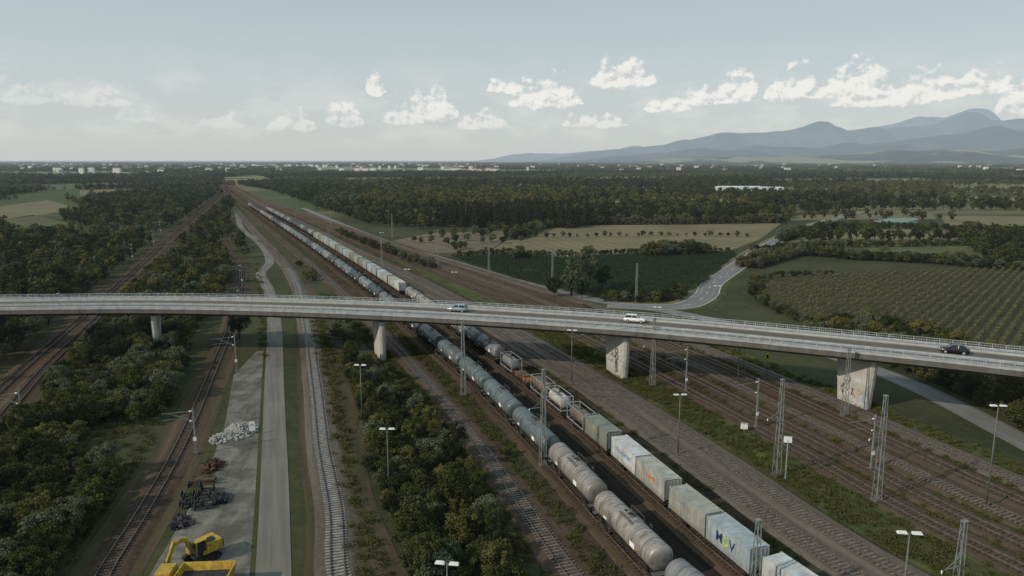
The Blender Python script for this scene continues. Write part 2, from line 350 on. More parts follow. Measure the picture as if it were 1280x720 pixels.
# ------------------------------------------------------------------ bridge
Bn=spline([(-300,140),(-230,150),(-170,157),(-124,160.4),(-79.5,162.1),(-28.4,155.3),(21,141.5),(58.8,124.9),(83.2,112.7),(115,95),(155,70),(200,38)],3)
def make_bridge():
    root=bpy.data.objects.new('road_bridge',None); COL.objects.link(root)
    s=Sweep()
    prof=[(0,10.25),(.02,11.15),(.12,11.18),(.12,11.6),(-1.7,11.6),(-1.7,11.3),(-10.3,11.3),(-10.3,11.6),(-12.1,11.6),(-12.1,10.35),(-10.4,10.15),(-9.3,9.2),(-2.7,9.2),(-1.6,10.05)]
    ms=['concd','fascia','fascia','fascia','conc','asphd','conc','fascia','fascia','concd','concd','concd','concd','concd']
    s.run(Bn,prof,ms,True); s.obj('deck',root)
    s=Sweep()
    for a in(-2.1,-9.9): s.run(Bn,[(a-.08,11.304),(a+.08,11.304)],'paint')
    Q=spline([tuple(p) for p in Bn[::3]],1.5)
    for i in range(0,len(Q)-3,6): s.run(Q[i:i+3],[(-6.06,11.304),(-5.92,11.304)],'paint')
    s.obj('lane_marking',root)
    for nm,o in(('parapet_railing',-.12),('parapet_railing',-11.98)):
        s=Sweep()
        for z in(11.72,12.2,12.62): s.run(Bn,[(o-.04,z),(o-.04,z+.08),(o+.04,z+.08),(o+.04,z)],'galv',True)
        Q=spline([tuple(p) for p in Bn[::3]],.4); Tq,Nq=normals(Q)
        for i,(p,t,n) in enumerate(zip(Q,Tq,Nq)):
            if abs(p[0])<150:
                q=p+n*o; big=i%5==0
                s.box((q[0],q[1],12.13),(.12 if big else .04,.1 if big else .03,1.1 if big else .9),'galv',math.atan2(t[1],t[0]))
        s.obj(nm,root)
    for o in(-1.62,-10.38):
        s=Sweep(); s.run(Bn,[(o-.06,11.95),(o-.02,12.1),(o-.06,12.25),(o+.03,12.25),(o+.06,12.1),(o+.03,11.95)],'galv',True)
        Q=spline([tuple(p) for p in Bn[::3]],2.0); Tq,Nq=normals(Q)
        for p,t,n in zip(Q,Tq,Nq):
            q=p+n*o; s.box((q[0],q[1],11.88),(.12,.08,.7),'galv',math.atan2(t[1],t[0]))
        s.obj('guard_rail',root)
    cl=offset(Bn,-6.0)
    for x in(-175,-128,-84,-29.3,21.8,63.3,104):
        i=int(np.argmin(abs(cl[:,0]-x))); c=cl[i]; j=int(np.argmin(abs(F[:,1]-c[1]))); t=F[j+1]-F[j]; a=math.atan2(t[1],t[0])
        L0,L1,w0,w1=3.6,4.3,.62,.75; vs=[]
        for z,L,w in((-.2,L0,w0),(7.6,L1,w1),(9.2,L1,w1)):
            for sx,sy in((-1,-.35),(-.93,-1),(.93,-1),(1,-.35),(1,.35),(.93,1),(-.93,1),(-1,.35)): vs.append((sx*L,sy*w,z))
        b=MB(); n=8
        b.add(vs,[(k*n+i2,k*n+(i2+1)%n,(k+1)*n+(i2+1)%n,(k+1)*n+i2) for k in(0,1) for i2 in range(n)],'conc')
        for k in(-1,1): b.box((k*2.6,0,9.22),(.8,.8,.1),'concd')
        o=b.obj('pier',root,(c[0],c[1],0),a)
        if x==21.8:
            for q,(ch,zz) in enumerate((('D',5.6),('U',4.3),('B',3.0),('S',1.7))): text(o,ch,1.7,(-1.0-.15*(q%2),.79,zz),'wire',1)
            for q,(ch,zz) in enumerate((('k',4.6),('r',3.2))): text(o,ch,1.2,(.9,.79,zz),'scrap',1)
        if x==63.3:   # coloured graffiti strokes on the camera-side face
            g=MB(); rr=random.Random(int(x)); cols=['cyan','orange','whitep','redp','wire','scrap','whitep','wire']
            for kk in range(8):
                cx=-2.8+kk*.72; cz=2.3+rr.uniform(-.3,.3)+(2.4 if kk%3==2 else 0); pts=[(cx+rr.uniform(-.6,.6),cz+rr.uniform(-1.1,1.1)) for q in range(6)]
                zz=lambda h:.62+(.13*(h+.2)/7.8)+.014+.002*kk
                for p,q in zip(pts,pts[1:]): g.add([(p[0],zz(p[1]),p[1]),(q[0],zz(q[1]),q[1]),(q[0]+.13,zz(q[1]+.13),q[1]+.13),(p[0]+.13,zz(p[1]+.13),p[1]+.13)],[(0,1,2,3)],cols[kk])
            g.obj('graffiti',o)
def text(par,body,size,loc,mat,ry=0):
    cu=bpy.data.curves.new('lettering','FONT'); cu.body=body; cu.size=size; cu.align_x='CENTER'; cu.align_y='CENTER'; cu.materials.append(MAT[mat]); cu.offset=.012*size
    o=mkobj('lettering',cu,par,loc); o.rotation_euler=(R(90),0,R(180)) if ry else (R(90),0,0); return o
make_bridge()
# ------------------------------------------------------------------ rolling stock
def bogie(b,x,ax=.9):
    for y in(-1.0,1.0):
        b.box((x,y,.62),(2.5,.14,.28),'brown'); b.box((x,y,.45),(.7,.16,.3),'brown')
        for a in(-ax,ax): b.box((x+a,y*1.04,.5),(.32,.16,.32),'black')
    b.box((x,0,.7),(.5,2.0,.25),'brown')
    for a in(-ax,ax):
        b.cyl((x+a,-.95,.46),(x+a,.95,.46),.08,.08,8,'wheel')
        for y in(-.75,.75): b.cyl((x+a,y-.07,.46),(x+a,y+.07,.46),.46,.46,18,'wheel')
def buffers(b,L):
    for e in(-1,1):
        for y in(-.88,.88):
            b.cyl((e*(L/2-.62),y,1.05),(e*(L/2-.08),y,1.05),.1,.1,8,'black'); b.cyl((e*(L/2-.08),y,1.05),(e*L/2,y,1.05),.23,.23,12,'black')
        b.box((e*(L/2-.7),0,1.05),(.18,2.5,.42),'black'); b.cyl((e*(L/2-.6),0,.98),(e*(L/2-.15),0,.9),.06,.06,6,'black')
def tank_mesh(k,L=15.9,r=1.52,name='tank_wagon',bands=6):
    b=MB(); h=L/2-.8; cz=1.22+r
    prof=[(-h-.0,.001),(-h+.03,r*.45),(-h+.12,r*.75),(-h+.28,r*.93),(-h+.5,r),]
    prof=prof+[(x,r) for x in np.linspace(-h+1,h-1,8)]+[(-x,q) for x,q in reversed(prof)]
    b.lathe_x(prof,32,k,0,cz)
    for x in np.linspace(-h+.55,h-.55,bands):
        b.lathe_x([(x-.07,r),(x-.07,r+.035),(x+.07,r+.035),(x+.07,r)],32,k,0,cz)
    for x in(-h+2,-h+4.2,h-4.2,h-2): b.lathe_x([(x-.025,r),(x-.025,r+.014),(x+.025,r+.014),(x+.025,r)],32,'black',0,cz)
    for y in(-.75,.75): b.box((0,y,1.02),(L-1.4,.18,.3),'black')
    for x in(-h+1.7,h-1.7): b.box((x,0,1.3),(.9,2.3,.42),'black',taper=.9)
    for x in(-h+1.7,h-1.7): 
        for y in(-1.15,1.15): b.box((x,y,1.45),(.8,.1,.7),'black')
    bogie(b,-L/2+2.7); bogie(b,L/2-2.7); buffers(b,L)
    tz=cz+r
    b.cyl((0,0,tz-.05),(0,0,tz+.22),.34,.34,16,k); b.cyl((0,0,tz+.22),(0,0,tz+.27),.38,.38,16,'black'); b.cyl((1.3,0,tz-.05),(1.3,0,tz+.15),.14,.14,10,'black')
    for y in(-.62,.62): b.box((0,y,tz-.08),(3.2,.36,.05),'galvd')
    for y in(-.85,):
        for x in(-1.5,1.5): b.box((x,y,tz+.2),(.04,.04,.6),'galvd')
        b.box((0,y,tz+.5),(3.0,.04,.04),'galvd')
    for sx in(-1,1):
        for dx in(0,.42): b.box((sx*2.0+dx,sx*(r+.1),cz-.1),(.05,.05,r*1.7),'galvd')
        for z in np.arange(1.4,cz+1.2,.33): b.box((sx*2.0+.21,sx*(r+.1),z),(.4,.04,.04),'galvd')
    for e in(-1,1):
        b.box((e*(L/2-.75),0,1.3),(.75,2.6,.05),'galvd')
        for y in(-1.25,1.25): b.box((e*(L/2-.5),y,1.8),(.05,.05,1.0),'galvd')
        b.box((e*(L/2-.5),0,2.3),(.05,2.5,.05),'galvd')
    b.cyl((0,-1.0,.75),(0,1.0,.75),.13,.13,8,'black'); b.box((.8,0,.75),(.6,1.6,.4),'black')
    for sy in(-1,1):
        b.box((-3.1,sy*(r+.02),cz-.15),(1.1,.02,.6),'whitep' if k!='t_white' else 'navy'); b.box((-4.3,sy*(r+.02),cz-.1),(.4,.02,.3),'orange'); b.box((3.6,sy*(r+.02),cz-.2),(.8,.02,.3),'whitep')
    return b.mesh(name)
def container(b,cx,L,k,H=2.8,W=2.5,z0=1.2):
    n=int(L/.28); 
    for sy in(-1,1):   # corrugated side
        vs=[];
        for i in range(n*2+1):
            x=cx-L/2+.1+(L-.2)*i/(n*2); d=.05 if i%2 else 0
            for z in(z0+.16,z0+H-.12): vs.append((x,sy*(W/2-d),z))
        fs=[(2*i,2*i+2,2*i+3,2*i+1) if sy<0 else (2*i,2*i+1,2*i+3,2*i+2) for i in range(n*2)]; b.add(vs,fs,k)
        b.box((cx,sy*(W/2-.04),z0+.08),(L,.12,.16),k); b.box((cx,sy*(W/2-.04),z0+H-.06),(L,.12,.12),k)
        for sx in(-1,1):
            b.box((cx+sx*(L/2-.07),sy*(W/2-.05),z0+H/2),(.16,.14,H+.01),k)
            for z in(z0+.06,z0+H-.05): b.box((cx+sx*(L/2-.08),sy*(W/2-.07),z),(.2,.2,.14),'galv')
    vs=[]; m=n
    for i in range(m*2+1):
        x=cx-L/2+.1+(L-.2)*i/(m*2); z=z0+H-.02-(.03 if i%2 else 0)
        for y in(-W/2+.08,W/2-.08): vs.append((x,y,z))
    b.add(vs,[(2*i,2*i+2,2*i+3,2*i+1) for i in range(m*2)],k)
    for sx in(-1,1):
        b.box((cx+sx*(L/2-.05),0,z0+H/2),(.06,W-.2,H-.2),k)
        for y in(-.8,-.3,.3,.8): b.box((cx+sx*(L/2),y,z0+H/2),(.04,.05,H-.4),'galv')
    b.box((cx,0,z0+.1),(L-.2,W-.2,.1),'black')
def tankcont(b,cx,L,k,r=1.12,z0=1.2):
    H=2.6;W=2.45; h=L/2-.35; cz=z0+H/2
    pr=[(-h,.001),(-h+.06,r*.6),(-h+.2,r*.9),(-h+.4,r)]; pr=pr+[(-x,q) for x,q in reversed(pr)]
    b.lathe_x([(cx+x,q) for x,q in pr],28,k,0,cz)
    for sx in(-1,1):
        for sy in(-1,1): b.box((cx+sx*(L/2-.06),sy*(W/2-.06),z0+H/2),(.12,.12,H),'galv')
        for z in(z0+.06,z0+H-.06): b.box((cx+sx*(L/2-.06),0,z),(.12,W-.24,.12),'galv')
        b.beam((cx+sx*(L/2-.06),-W/2,z0),(cx+sx*(L/2-.06),W/2,z0+H),.08,'galv')
    for sy in(-1,1):
        b.box((cx,sy*(W/2-.06),z0+.06),(L-.24,.12,.12),'galv'); b.box((cx,sy*(W/2-.06),z0+H-.06),(L-.24,.08,.08),'galv')
    b.cyl((cx,0,cz+r-.05),(cx,0,cz+r+.12),.28,.28,12,'black'); b.box((cx,.5,cz+r),(L*.6,.4,.04),'galvd')
def flat_mesh(units,L=17.0):
    b=MB()
    for y in(-1.0,1.0): b.box((0,y,1.0),(L-1.4,.16,.32),'black')
    for x in np.linspace(-L/2+1.2,L/2-1.2,9): b.box((x,0,1.02),(.16,2.0,.2),'black')
    b.box((0,0,1.05),(L-1.4,.4,.25),'brown')
    bogie(b,-L/2+2.5);bogie(b,L/2-2.5);buffers(b,L)
    for (kind,k),cx in zip(units,(-4.05,4.05)):
        if kind=='c': container(b,cx,7.8,k)
        elif kind=='t': tankcont(b,cx,6.6,k)
        elif kind=='l':   # low stake load
            for sx in(-3,-1,1,3):
                for sy in(-1.2,1.2): b.box((cx+sx,sy,1.7),(.1,.1,1.1),'brown')
            b.box((cx,0,1.42),(7,2.1,.5),k); b.box((cx+.8,0,1.85),(4,1.6,.35),'timber')
    return b.mesh('container_wagon')
def place(name,me,P,y,S=None,z=.46,s=None):
    S=arcl(P)
    if s is None: s=np.interp(y,P[:,1],S)
    x=np.interp(s,S,P[:,0]);yy=np.interp(s,S,P[:,1]); x2=np.interp(s+1,S,P[:,0]);y2=np.interp(s+1,S,P[:,1])
    o=mkobj(name,me,None,(x,yy,z),math.atan2(y2-yy,x2-x)); return o,s
TM={k:tank_mesh(k) for k in('t_silver','t_teal','t_grey','t_white','t_dark','t_brown')}
PF=TR[0]; SF=arcl(PF); s=np.interp(77.3,PF[:,1],SF)-33
seq=['t_grey','t_grey','t_silver','t_silver','t_teal','t_teal','t_teal','t_teal','t_teal','t_dark','t_dark','t_teal','t_dark','t_grey']
rr=random.Random(3); i=0
while s<SF[-1] and i<44:
    k=seq[i] if i<len(seq) else rr.choice(['t_teal','t_dark','t_grey','t_grey','t_teal','t_dark'])
    place('tank_wagon',TM[k],PF,0,s=s); s+=16.3; i+=1
PG=TR[9.8]; SG=arcl(PG)
sG=lambda y: float(np.interp(y,PG[:,1],SG))
base=sG(78.0)
W=[(-17.4,[('c','c_white'),('c','c_white')]),(0,[('c','c_blue'),('c','c_grey')]),(17.4,[('c','c_grey'),('c','c_white')]),(34.8,[('c','c_green'),('t','t_brown')]),(52.2,[('t','t_white'),('t','t_brown')]),(69.6,[('l','c_orange'),('t','t_grey')])]
for ds,u in W:
    o,_=place('container_wagon',flat_mesh(u),PG,0,s=base+ds)
    yy=1.262   # local +Y faces left of travel
    if ds==0:
        text(o,'M',1.7,(-2.6,yy,2.6),'navy',1); text(o,'V',1.7,(-4.9,yy,2.6),'navy',1); text(o,'o',2.0,(-3.75,yy+.004,2.75),'lime',1)
        text(o,'CARGO',.45,(5.0,yy,3.1),'cyan',1)
    if ds==17.4: text(o,'logistik',.9,(-4.2,yy,2.9),'orange',1); text(o,'TRANSPORT',.9,(4.0,yy,2.7),'cyan',1)
    if ds==-17.4: text(o,'TRANS',1.1,(4.0,yy,2.6),'cyan',1)
    if ds==34.8: text(o,'BAHN',.6,(-4.0,yy,3.1),'lime',1)
s=base+69.6+8.6+8.5; MT2={k:tank_mesh(k,13.6,1.45) for k in('t_silver','t_grey')}
while s<sG(226):
    place('tank_wagon',MT2['t_silver' if rr.random()<.6 else 't_grey'],PG,0,s=s); s+=14.0
cm=[flat_mesh(u) for u in ([('c','c_white'),('c','c_grey')],[('c','c_grey'),('c','c_blue')],[('c','c_grey'),('c','c_green')])]
while s<sG(400): s+=8.6; place('container_wagon',rr.choice(cm),PG,0,s=s); s+=8.8
s+=12
while s<sG(640): place('tank_wagon',TM[rr.choice(['t_dark','t_grey','t_teal'])],PG,0,s=s); s+=16.3
# ------------------------------------------------------------------ cars
def car(k,hatch,P,s0,o,rev=False,z=11.3,sc_=1.08):
    root=bpy.data.objects.new('car',None); COL.objects.link(root)
    L=4.25;b=MB(); W=.88
    st=[(-2.12,.55,.72,.78),(-2.0,.30,.92,.85),(-1.4,.24,.98,W),(-.6,.24,.98,W),(.7,.24,.98,W),(1.15,.24,.93,W),(1.85,.28,.78,.84),(2.08,.38,.66,.74)]
    vs=[]
    for x,zb,zt,w in st:
        for y,zz in((-w*.92,zb),(-w,(zb+zt)/2),(-w*.9,zt),(w*.9,zt),(w,(zb+zt)/2),(w*.92,zb)): vs.append((x,y,zz))
    n=6; fs=[(i*n+j,i*n+(j+1)%n,(i+1)*n+(j+1)%n,(i+1)*n+j) for i in range(len(st)-1) for j in range(n)]
    fs=[tuple(reversed(f)) for f in fs]+[tuple(range(n)),tuple(reversed(range((len(st)-1)*n,len(st)*n)))]
    b.add(vs,fs,k,True)
    rx=-1.95 if hatch else -1.75; 
    cab=[(rx,.94),(1.05,.94)]; top=[(rx+(.35 if hatch else .75),1.46),(.25,1.46)]
    w0,w1=.80,.62
    v=[(cab[0][0],-w0,.94),(cab[1][0],-w0,.94),(cab[1][0],w0,.94),(cab[0][0],w0,.94),(top[0][0],-w1,1.44),(top[1][0],-w1,1.44),(top[1][0],w1,1.44),(top[0][0],w1,1.44)]
    b.add(v,[(0,1,5,4),(1,2,6,5),(2,3,7,6),(3,0,4,7),(4,5,6,7)],'glass')
    b.box(((top[0][0]+top[1][0])/2,0,1.465),(top[1][0]-top[0][0]+.08,w1*2+.04,.05),k)
    for sy in(-1,1):
        for p,q in(((cab[1][0],sy*w0,.95),(top[1][0],sy*w1,1.45)),((cab[0][0],sy*w0,.95),(top[0][0],sy*w1,1.45)),((-.45,sy*(w0+.01),.95),(-.5,sy*(w1+.01),1.45))): b.beam(p,q,.07,k)
        b.beam((.75,sy*.86,1.0),(.75,sy*1.02,1.02),.12,k)
    b.obj('body',root)
    for sx in(-1.28,1.3):
        for sy in(-1,1):
            w=MB(); w.cyl((sx,sy*.68,.31),(sx,sy*.9,.31),.31,.31,20,'tyre'); w.cyl((sx,sy*.9,.31),(sx,sy*.905,.31),.19,.19,14,'galv'); w.obj('wheel',root)
    w=MB()
    for sy in(-1,1): w.box((1.98,sy*.58,.62),(.2,.3,.13),'whitep'); w.box((-2.06,sy*.6,.78),(.12,.25,.15),'redp')
    w.box((-2.1,0,.55),(.05,.5,.12),'whitep'); w.obj('lights',root)
    T,N=normals(P); i=int(np.argmin(abs(P[:,0]-s0))); p=P[i]+N[i]*o; t=T[i]
    root.location=(p[0],p[1],z); root.rotation_euler=(0,0,math.atan2(t[1],t[0])+(math.pi if rev else 0)); root.scale=(sc_,)*3
car('cars',True,Bn,-13,-7.6,True); car('carw',True,Bn,24,-8.2,False); car('carb',False,Bn,76,-7.4,True)
# ------------------------------------------------------------------ masts, lamps
def lattice(x,y,h,arms=None,spread=.42):
    b=MB(); a0,a1=spread,.17; n=max(5,int(h/1.3))
    L=lambda t:a0+(a1-a0)*t
    cs=[(-1,-1),(1,-1),(1,1),(-1,1)]
    for sx,sy in cs: b.beam((sx*a0,sy*a0,0),(sx*a1,sy*a1,h),.085,'mast')
    for i in range(n):
        t0,t1=i/n,(i+1)/n
        for j in range(4):
            c0,c1=cs[j],cs[(j+1)%4]
            if i%2: c0,c1=c1,c0
            b.beam((c0[0]*L(t0),c0[1]*L(t0),h*t0),(c1[0]*L(t1),c1[1]*L(t1),h*t1),.045,'mast')
    b.box((0,0,.2),(a0*2.6,a0*2.6,.5),'concd'); b.box((0,0,h),(.5,.5,.15),'mast')
    if arms:
        for z,l in arms:
            b.beam((0,0,z),(l,0,z),.08,'mast'); b.beam((0,0,z+1),(l*.8,0,z),.05,'mast'); b.cyl((l,0,z-.35),(l,0,z),.07,.07,6,'whitep')
    o=b.obj('catenary_mast',None,(x,y,0),R(20)); return o
for x,y,h in((48.7,89.8,14.8),(38.2,97.7,14.5),(28.3,139.6,14),(4.6,101,15),(24,65,10.5),(59.3,122.6,12.5),(-9.4,133.6,14.6),(42,62,12)):
    lattice(x,y,h,[(h*.62,-2.2)] if h>11 else None)
for x,y,h in((-9.1,280,15.8),(13.9,245,15),(39.8,226.7,12.5),(-32.3,313,15),(-52.9,290,14),(-95,372,12),(-70,420,14),(-150,500,14),(-118,470,13),(-230,690,14),(-190,640,14)): lattice(x,y,h,None,.3)
lattice(-282,712,27,None,1.0)
def lamp(x,y,h,rz=0):
    b=MB(); b.cyl((0,0,0),(0,0,h),.12,.06,10,'pole'); b.box((0,0,.25),(.5,.5,.5),'concd')
    b.beam((-.7,0,h),(.7,0,h),.07,'pole')
    for sx in(-.6,.6):
        b.box((sx,0,h+.1),(.85,.42,.14),'lampw',taper=.8); b.box((sx,0,h-.02),(.7,.3,.06),'glass')
    b.obj('street_lamp',None,(x,y,0),rz)
for x,y,h in((62.2,88,14),(33.5,56.1,14),(25.6,105,9.8),(-5.4,54.8,12),(-16.5,90.3,10),(-25.9,118.6,10.5),(12.1,141.2,11.2),(62,214,7.5),(-35,238,9),(-19.4,238,8),(46,141,9),(35,170,10),(-60,330,12)): lamp(x,y,h,R(random.uniform(-10,10)))
def cantilever(x,y,h,rz,l=4.6):
    b=MB(); b.box((0,0,h/2),(.28,.22,h),'mast',taper=.7); b.box((0,0,.2),(.7,.7,.4),'concd')
    b.beam((0,0,h*.93),(-l,0,h*.9),.07,'mast'); b.beam((0,0,h*.72),(-l*.75,0,h*.9),.07,'mast'); b.beam((-l*.5,0,h*.78),(-l,0,h*.76),.06,'mast'); b.beam((0,0,h*.72),(-l*.5,0,h*.78),.05,'mast')
    for z in(.93,.72): b.cyl((-.15,0,h*z),(-.55,0,h*z),.1,.1,8,'whitep')
    b.box((0,-.15,2.6),(.5,.04,.6),'whitep')
    b.obj('catenary_mast',None,(x,y,0),rz)
for x,y,h,r in((-49,105.5,7.6,10),(-59.3,149.6,8.4,14),(-79,205,8.4,18),(-97,255,8.4,18),(34.2,136,9.3,15),(41.6,116.7,8.8,15),(-108,140,8.4,15),(-128,200,8.4,15),(-80,112,8.4,15),(53,100,8.5,15),(-170,320,8.4,20),(-190,380,8.4,20),(-215,440,8.4,20),(-240,510,8.4,20),(-265,580,8.4,20)): cantilever(x,y,h,R(r))
def wires(P,z0=5.6,z1=7.0,ymin=50,ymax=420):
    b=MB(); Q=P[(P[:,1]>ymin)&(P[:,1]<ymax)]; Q=Q[::6]
    for i in range(len(Q)-1):
        a,c=Q[i],Q[i+1]; f=lambda k:z1-.7*math.sin(math.pi*((k%3)/3.0))
        b.beam((a[0],a[1],z0),(c[0],c[1],z0),.022,'wire'); b.beam((a[0],a[1],f(i)),(c[0],c[1],f(i+1)),.022,'wire'); b.beam((a[0],a[1],z0),(a[0],a[1],f(i)),.015,'wire')
    b.obj('overhead_wire')
for P in(TR[-8.2],TR[20.7],TR[25.6],TR[44.3],TR[49.8],A1,A2,B): wires(P)
def headspan(p,q,z):
    b=MB()
    for dz,sag in((0,1.6),(-2.2,.1)):
        N=14
        for i in range(N):
            f=lambda t:(p[0]+(q[0]-p[0])*t,p[1]+(q[1]-p[1])*t,z+dz-sag*4*t*(1-t)); b.beam(f(i/N),f((i+1)/N),.03,'wire')
    b.obj('headspan_wire')
headspan((4.6,101),(38.2,97.7),13.5); headspan((38.2,97.7),(59,122),13); headspan((-9.4,133.6),(28.3,139.6),13)
# ------------------------------------------------------------------ lineside objects
def excavator():
    r=bpy.data.objects.new('excavator',None); COL.objects.link(r)
    b=MB()
    for y in(-1.1,1.1):
        vs=[];pr=[(-1.7,.15),(-1.35,0),(1.35,0),(1.7,.15),(1.9,.45),(1.7,.78),(1.35,.9),(-1.35,.9),(-1.7,.78),(-1.9,.45)]
        n=len(pr)
        for yy in(y-.28,y+.28): vs+=[(x,yy,z) for x,z in pr]
        b.add(vs,[tuple(reversed(range(n))),tuple(range(n,2*n))]+[(i,(i+1)%n,n+(i+1)%n,n+i) for i in range(n)],'tyre')
        for x in(-1.4,-.7,0,.7,1.4): b.cyl((x,y-.31,.42),(x,y+.31,.42),.26,.26,12,'scrap')
    b.box((0,0,.7),(2.2,1.8,.4),'scrap'); b.cyl((0,0,.9),(0,0,1.1),.75,.75,18,'scrap'); b.obj('undercarriage',r)
    b=MB(); b.box((-.9,0,1.75),(2.6,2.5,1.25),'yellow',taper=.94); b.box((-2.1,0,1.7),(.5,2.4,1.0),'scrap',taper=.9); b.box((.6,-.75,1.45),(1.6,.9,.65),'yellow'); b.cyl((-1.2,.7,2.3),(-1.2,.7,2.9),.08,.08,8,'scrap'); b.box((-.9,.3,2.42),(1.2,1.0,.12),'scrap'); b.obj('body',r)
    b=MB(); b.box((.55,.75,2.25),(1.45,.95,1.6),'glass',taper=.88); b.box((.55,.75,3.09),(1.4,.95,.1),'yellow')
    for sx in(-.1,1.2):
        for sy in(.3,1.2): b.beam((sx,sy,1.45),(.55+(sx-.55)*.88,.75+(sy-.75)*.88,3.05),.09,'yellow')
    b.obj('cab',r)
    b=MB(); b.beam((.9,-.1,1.6),(2.0,-.1,3.6),.4,'yellow',.5); b.beam((2.0,-.1,3.6),(3.4,-.1,3.5),.36,'yellow',.45); b.beam((3.2,-.1,3.8),(4.2,-.1,1.6),.3,'yellow',.38)
    b.beam((1.2,-.1,1.4),(2.0,-.1,2.9),.14,'galv'); b.beam((2.2,-.1,4.0),(3.2,-.1,4.0),.13,'galv'); b.obj('boom',r)
    b=MB(); vs=[]; pr=[(4.0,1.7),(4.6,1.3),(4.6,.7),(4.1,.35),(3.5,.45),(3.75,.8),(3.8,1.3)]; n=len(pr)
    for yy in(-.65,.45): vs+=[(x,yy,z) for x,z in pr]
    b.add(vs,[tuple(reversed(range(n))),tuple(range(n,2*n))]+[(i,(i+1)%n,n+(i+1)%n,n+i) for i in range(n)],'scrap'); b.obj('bucket',r)
    r.location=(-35.4,75.6,.05); r.rotation_euler=(0,0,R(232)); r.scale=(.92,)*3
excavator()
def dumper():
    r=bpy.data.objects.new('dump_truck',None); COL.objects.link(r)
    b=MB(); b.box((0,0,1.1),(7,.9,.35),'scrap'); b.obj('chassis',r)
    b=MB(); o=[(-3.6,-1.35,1.35),(1.6,-1.35,1.35),(1.6,1.35,1.35),(-3.6,1.35,1.35)]; t=[(-3.9,-1.6,2.8),(1.7,-1.6,2.8),(1.7,1.6,2.8),(-3.9,1.6,2.8)]; ti=[(-3.75,-1.48,2.8),(1.58,-1.48,2.8),(1.58,1.48,2.8),(-3.75,1.48,2.8)]; bi=[(-3.4,-1.2,2.0),(1.45,-1.2,2.0),(1.45,1.2,2.0),(-3.4,1.2,2.0)]
    vs=o+t+ti+bi; fs=[(3,2,1,0)]
    for k in(0,4,8): fs+=[(k+i,k+(i+1)%4,k+4+(i+1)%4,k+4+i) for i in range(4)]
    b.add(vs,fs,'yellow'); b.add(bi,[(0,1,2,3)],'scrap')
    for x in np.linspace(-3.2,1.2,6):
        for sy in(-1,1): b.beam((x,sy*1.38,1.4),(x,sy*1.64,2.75),.12,'yellow')
    b.obj('tipper_body',r)
    b=MB(); b.box((2.9,0,2.0),(1.7,2.4,1.9),'yellow',taper=.92); b.box((3.35,0,2.35),(.85,2.15,.75),'glass',taper=.95); b.box((2.9,0,3.0),(1.5,2.1,.1),'yellow'); b.obj('cab',r)
    for x in(-2.7,-1.4,2.8):
        for sy in(-1,1): b=MB(); b.cyl((x,sy*.85,.52),(x,sy*1.25,.52),.52,.52,20,'tyre'); b.cyl((x,sy*1.25,.52),(x,sy*1.27,.52),.26,.26,12,'yellow'); b.obj('wheel',r)
    r.location=(-33.2,68.9,.05); r.rotation_euler=(0,0,R(184))
dumper()
def pile_rocks(name,x,y,n,rad,size,mat,zk=.5):
    b=MB(); q=random.Random(int(x*7+y))
    for i in range(n):
        a=q.uniform(0,6.28); d=rad*q.random()**.6; s=size*q.uniform(.4,1.3); z=max(0,(1-d/rad))*rad*zk*q.uniform(.5,1)
        rot=Matrix.Rotation(q.uniform(0,6),3,Vector((q.random()-.5,q.random()-.5,q.random()-.5)).normalized())
        vs=[rot@Vector((sx*s*q.uniform(.5,1),sy*s*q.uniform(.4,.9),sz*s*q.uniform(.35,.7))) + Vector((math.cos(a)*d,math.sin(a)*d*1.5,z+s*.3)) for sz in(-.5,.5) for sx,sy in((-1,-1),(1,-1),(1,1),(-1,1))]
        b.add(vs,[(3,2,1,0),(4,5,6,7),(0,1,5,4),(1,2,6,5),(2,3,7,6),(3,0,4,7)],mat)
    b.obj(name,None,(x,y,.04),R(20))
pile_rocks('rubble_pile',-45.6,115,420,2.6,.32,'rock',.4); pile_rocks('rubble_pile',-47.8,111.5,160,1.6,.24,'rock',.4)
pile_rocks('scrap_pile',-44.6,100.5,70,1.5,.5,'rust',.5); pile_rocks('scrap_pile',-41.6,84,60,1.3,.4,'scrap',.4)
def wheelsets():
    r=bpy.data.objects.new('wheelset_stack',None); COL.objects.link(r); q=random.Random(5)
    for i in range(12):
        b=MB(); b.cyl((-1.0,0,0),(1.0,0,0),.09,.09,8,'scrap')
        for x in(-.75,.75): b.cyl((x-.07,0,0),(x+.07,0,0),.46,.46,20,'scrap'); b.cyl((x-.09,0,0),(x+.09,0,0),.2,.2,12,'rust')
        b.obj('wheelset',r,(q.uniform(-.5,.5)+(i%2)*1.6,(i//2)*1.1,.48+(.75 if i%5==0 else 0)),R(q.uniform(-9,9)))
    r.location=(-42.4,87,.05); r.rotation_euler=(0,0,R(14))
wheelsets()
def timbers():
    b=MB(); q=random.Random(9)
    for i in range(22): b.box((q.uniform(-.5,.5),(i%7)*.3-1,.15+(i//7)*.26),(2.6,.24,.22),'rust' if i%3 else 'timber',R(q.uniform(-8,8)))
    b.obj('sleeper_stack',None,(-43.6,95.6,.05),R(10)); b=MB()
    for i in range(16): b.box((q.uniform(-.5,.5),(i%6)*.3-1,.15+(i//6)*.26),(2.6,.24,.22),'scrap',R(q.uniform(-8,8)))
    b.obj('sleeper_stack',None,(-38.9,90.2,.05),R(-70))
timbers()
def sign(x,y,h=1.5,w=.9,hh=1.3,rz=0):
    b=MB(); b.box((0,0,h/2),(.08,.08,h),'galv'); b.box((0,-.06,h),(w,.04,hh),'whitep'); b.box((0,-.082,h+.2),(w*.6,.004,.15),'navy'); b.obj('information_sign',None,(x,y,0),rz)
sign(-43.1,113.5,1.6,.9,1.6,R(15))
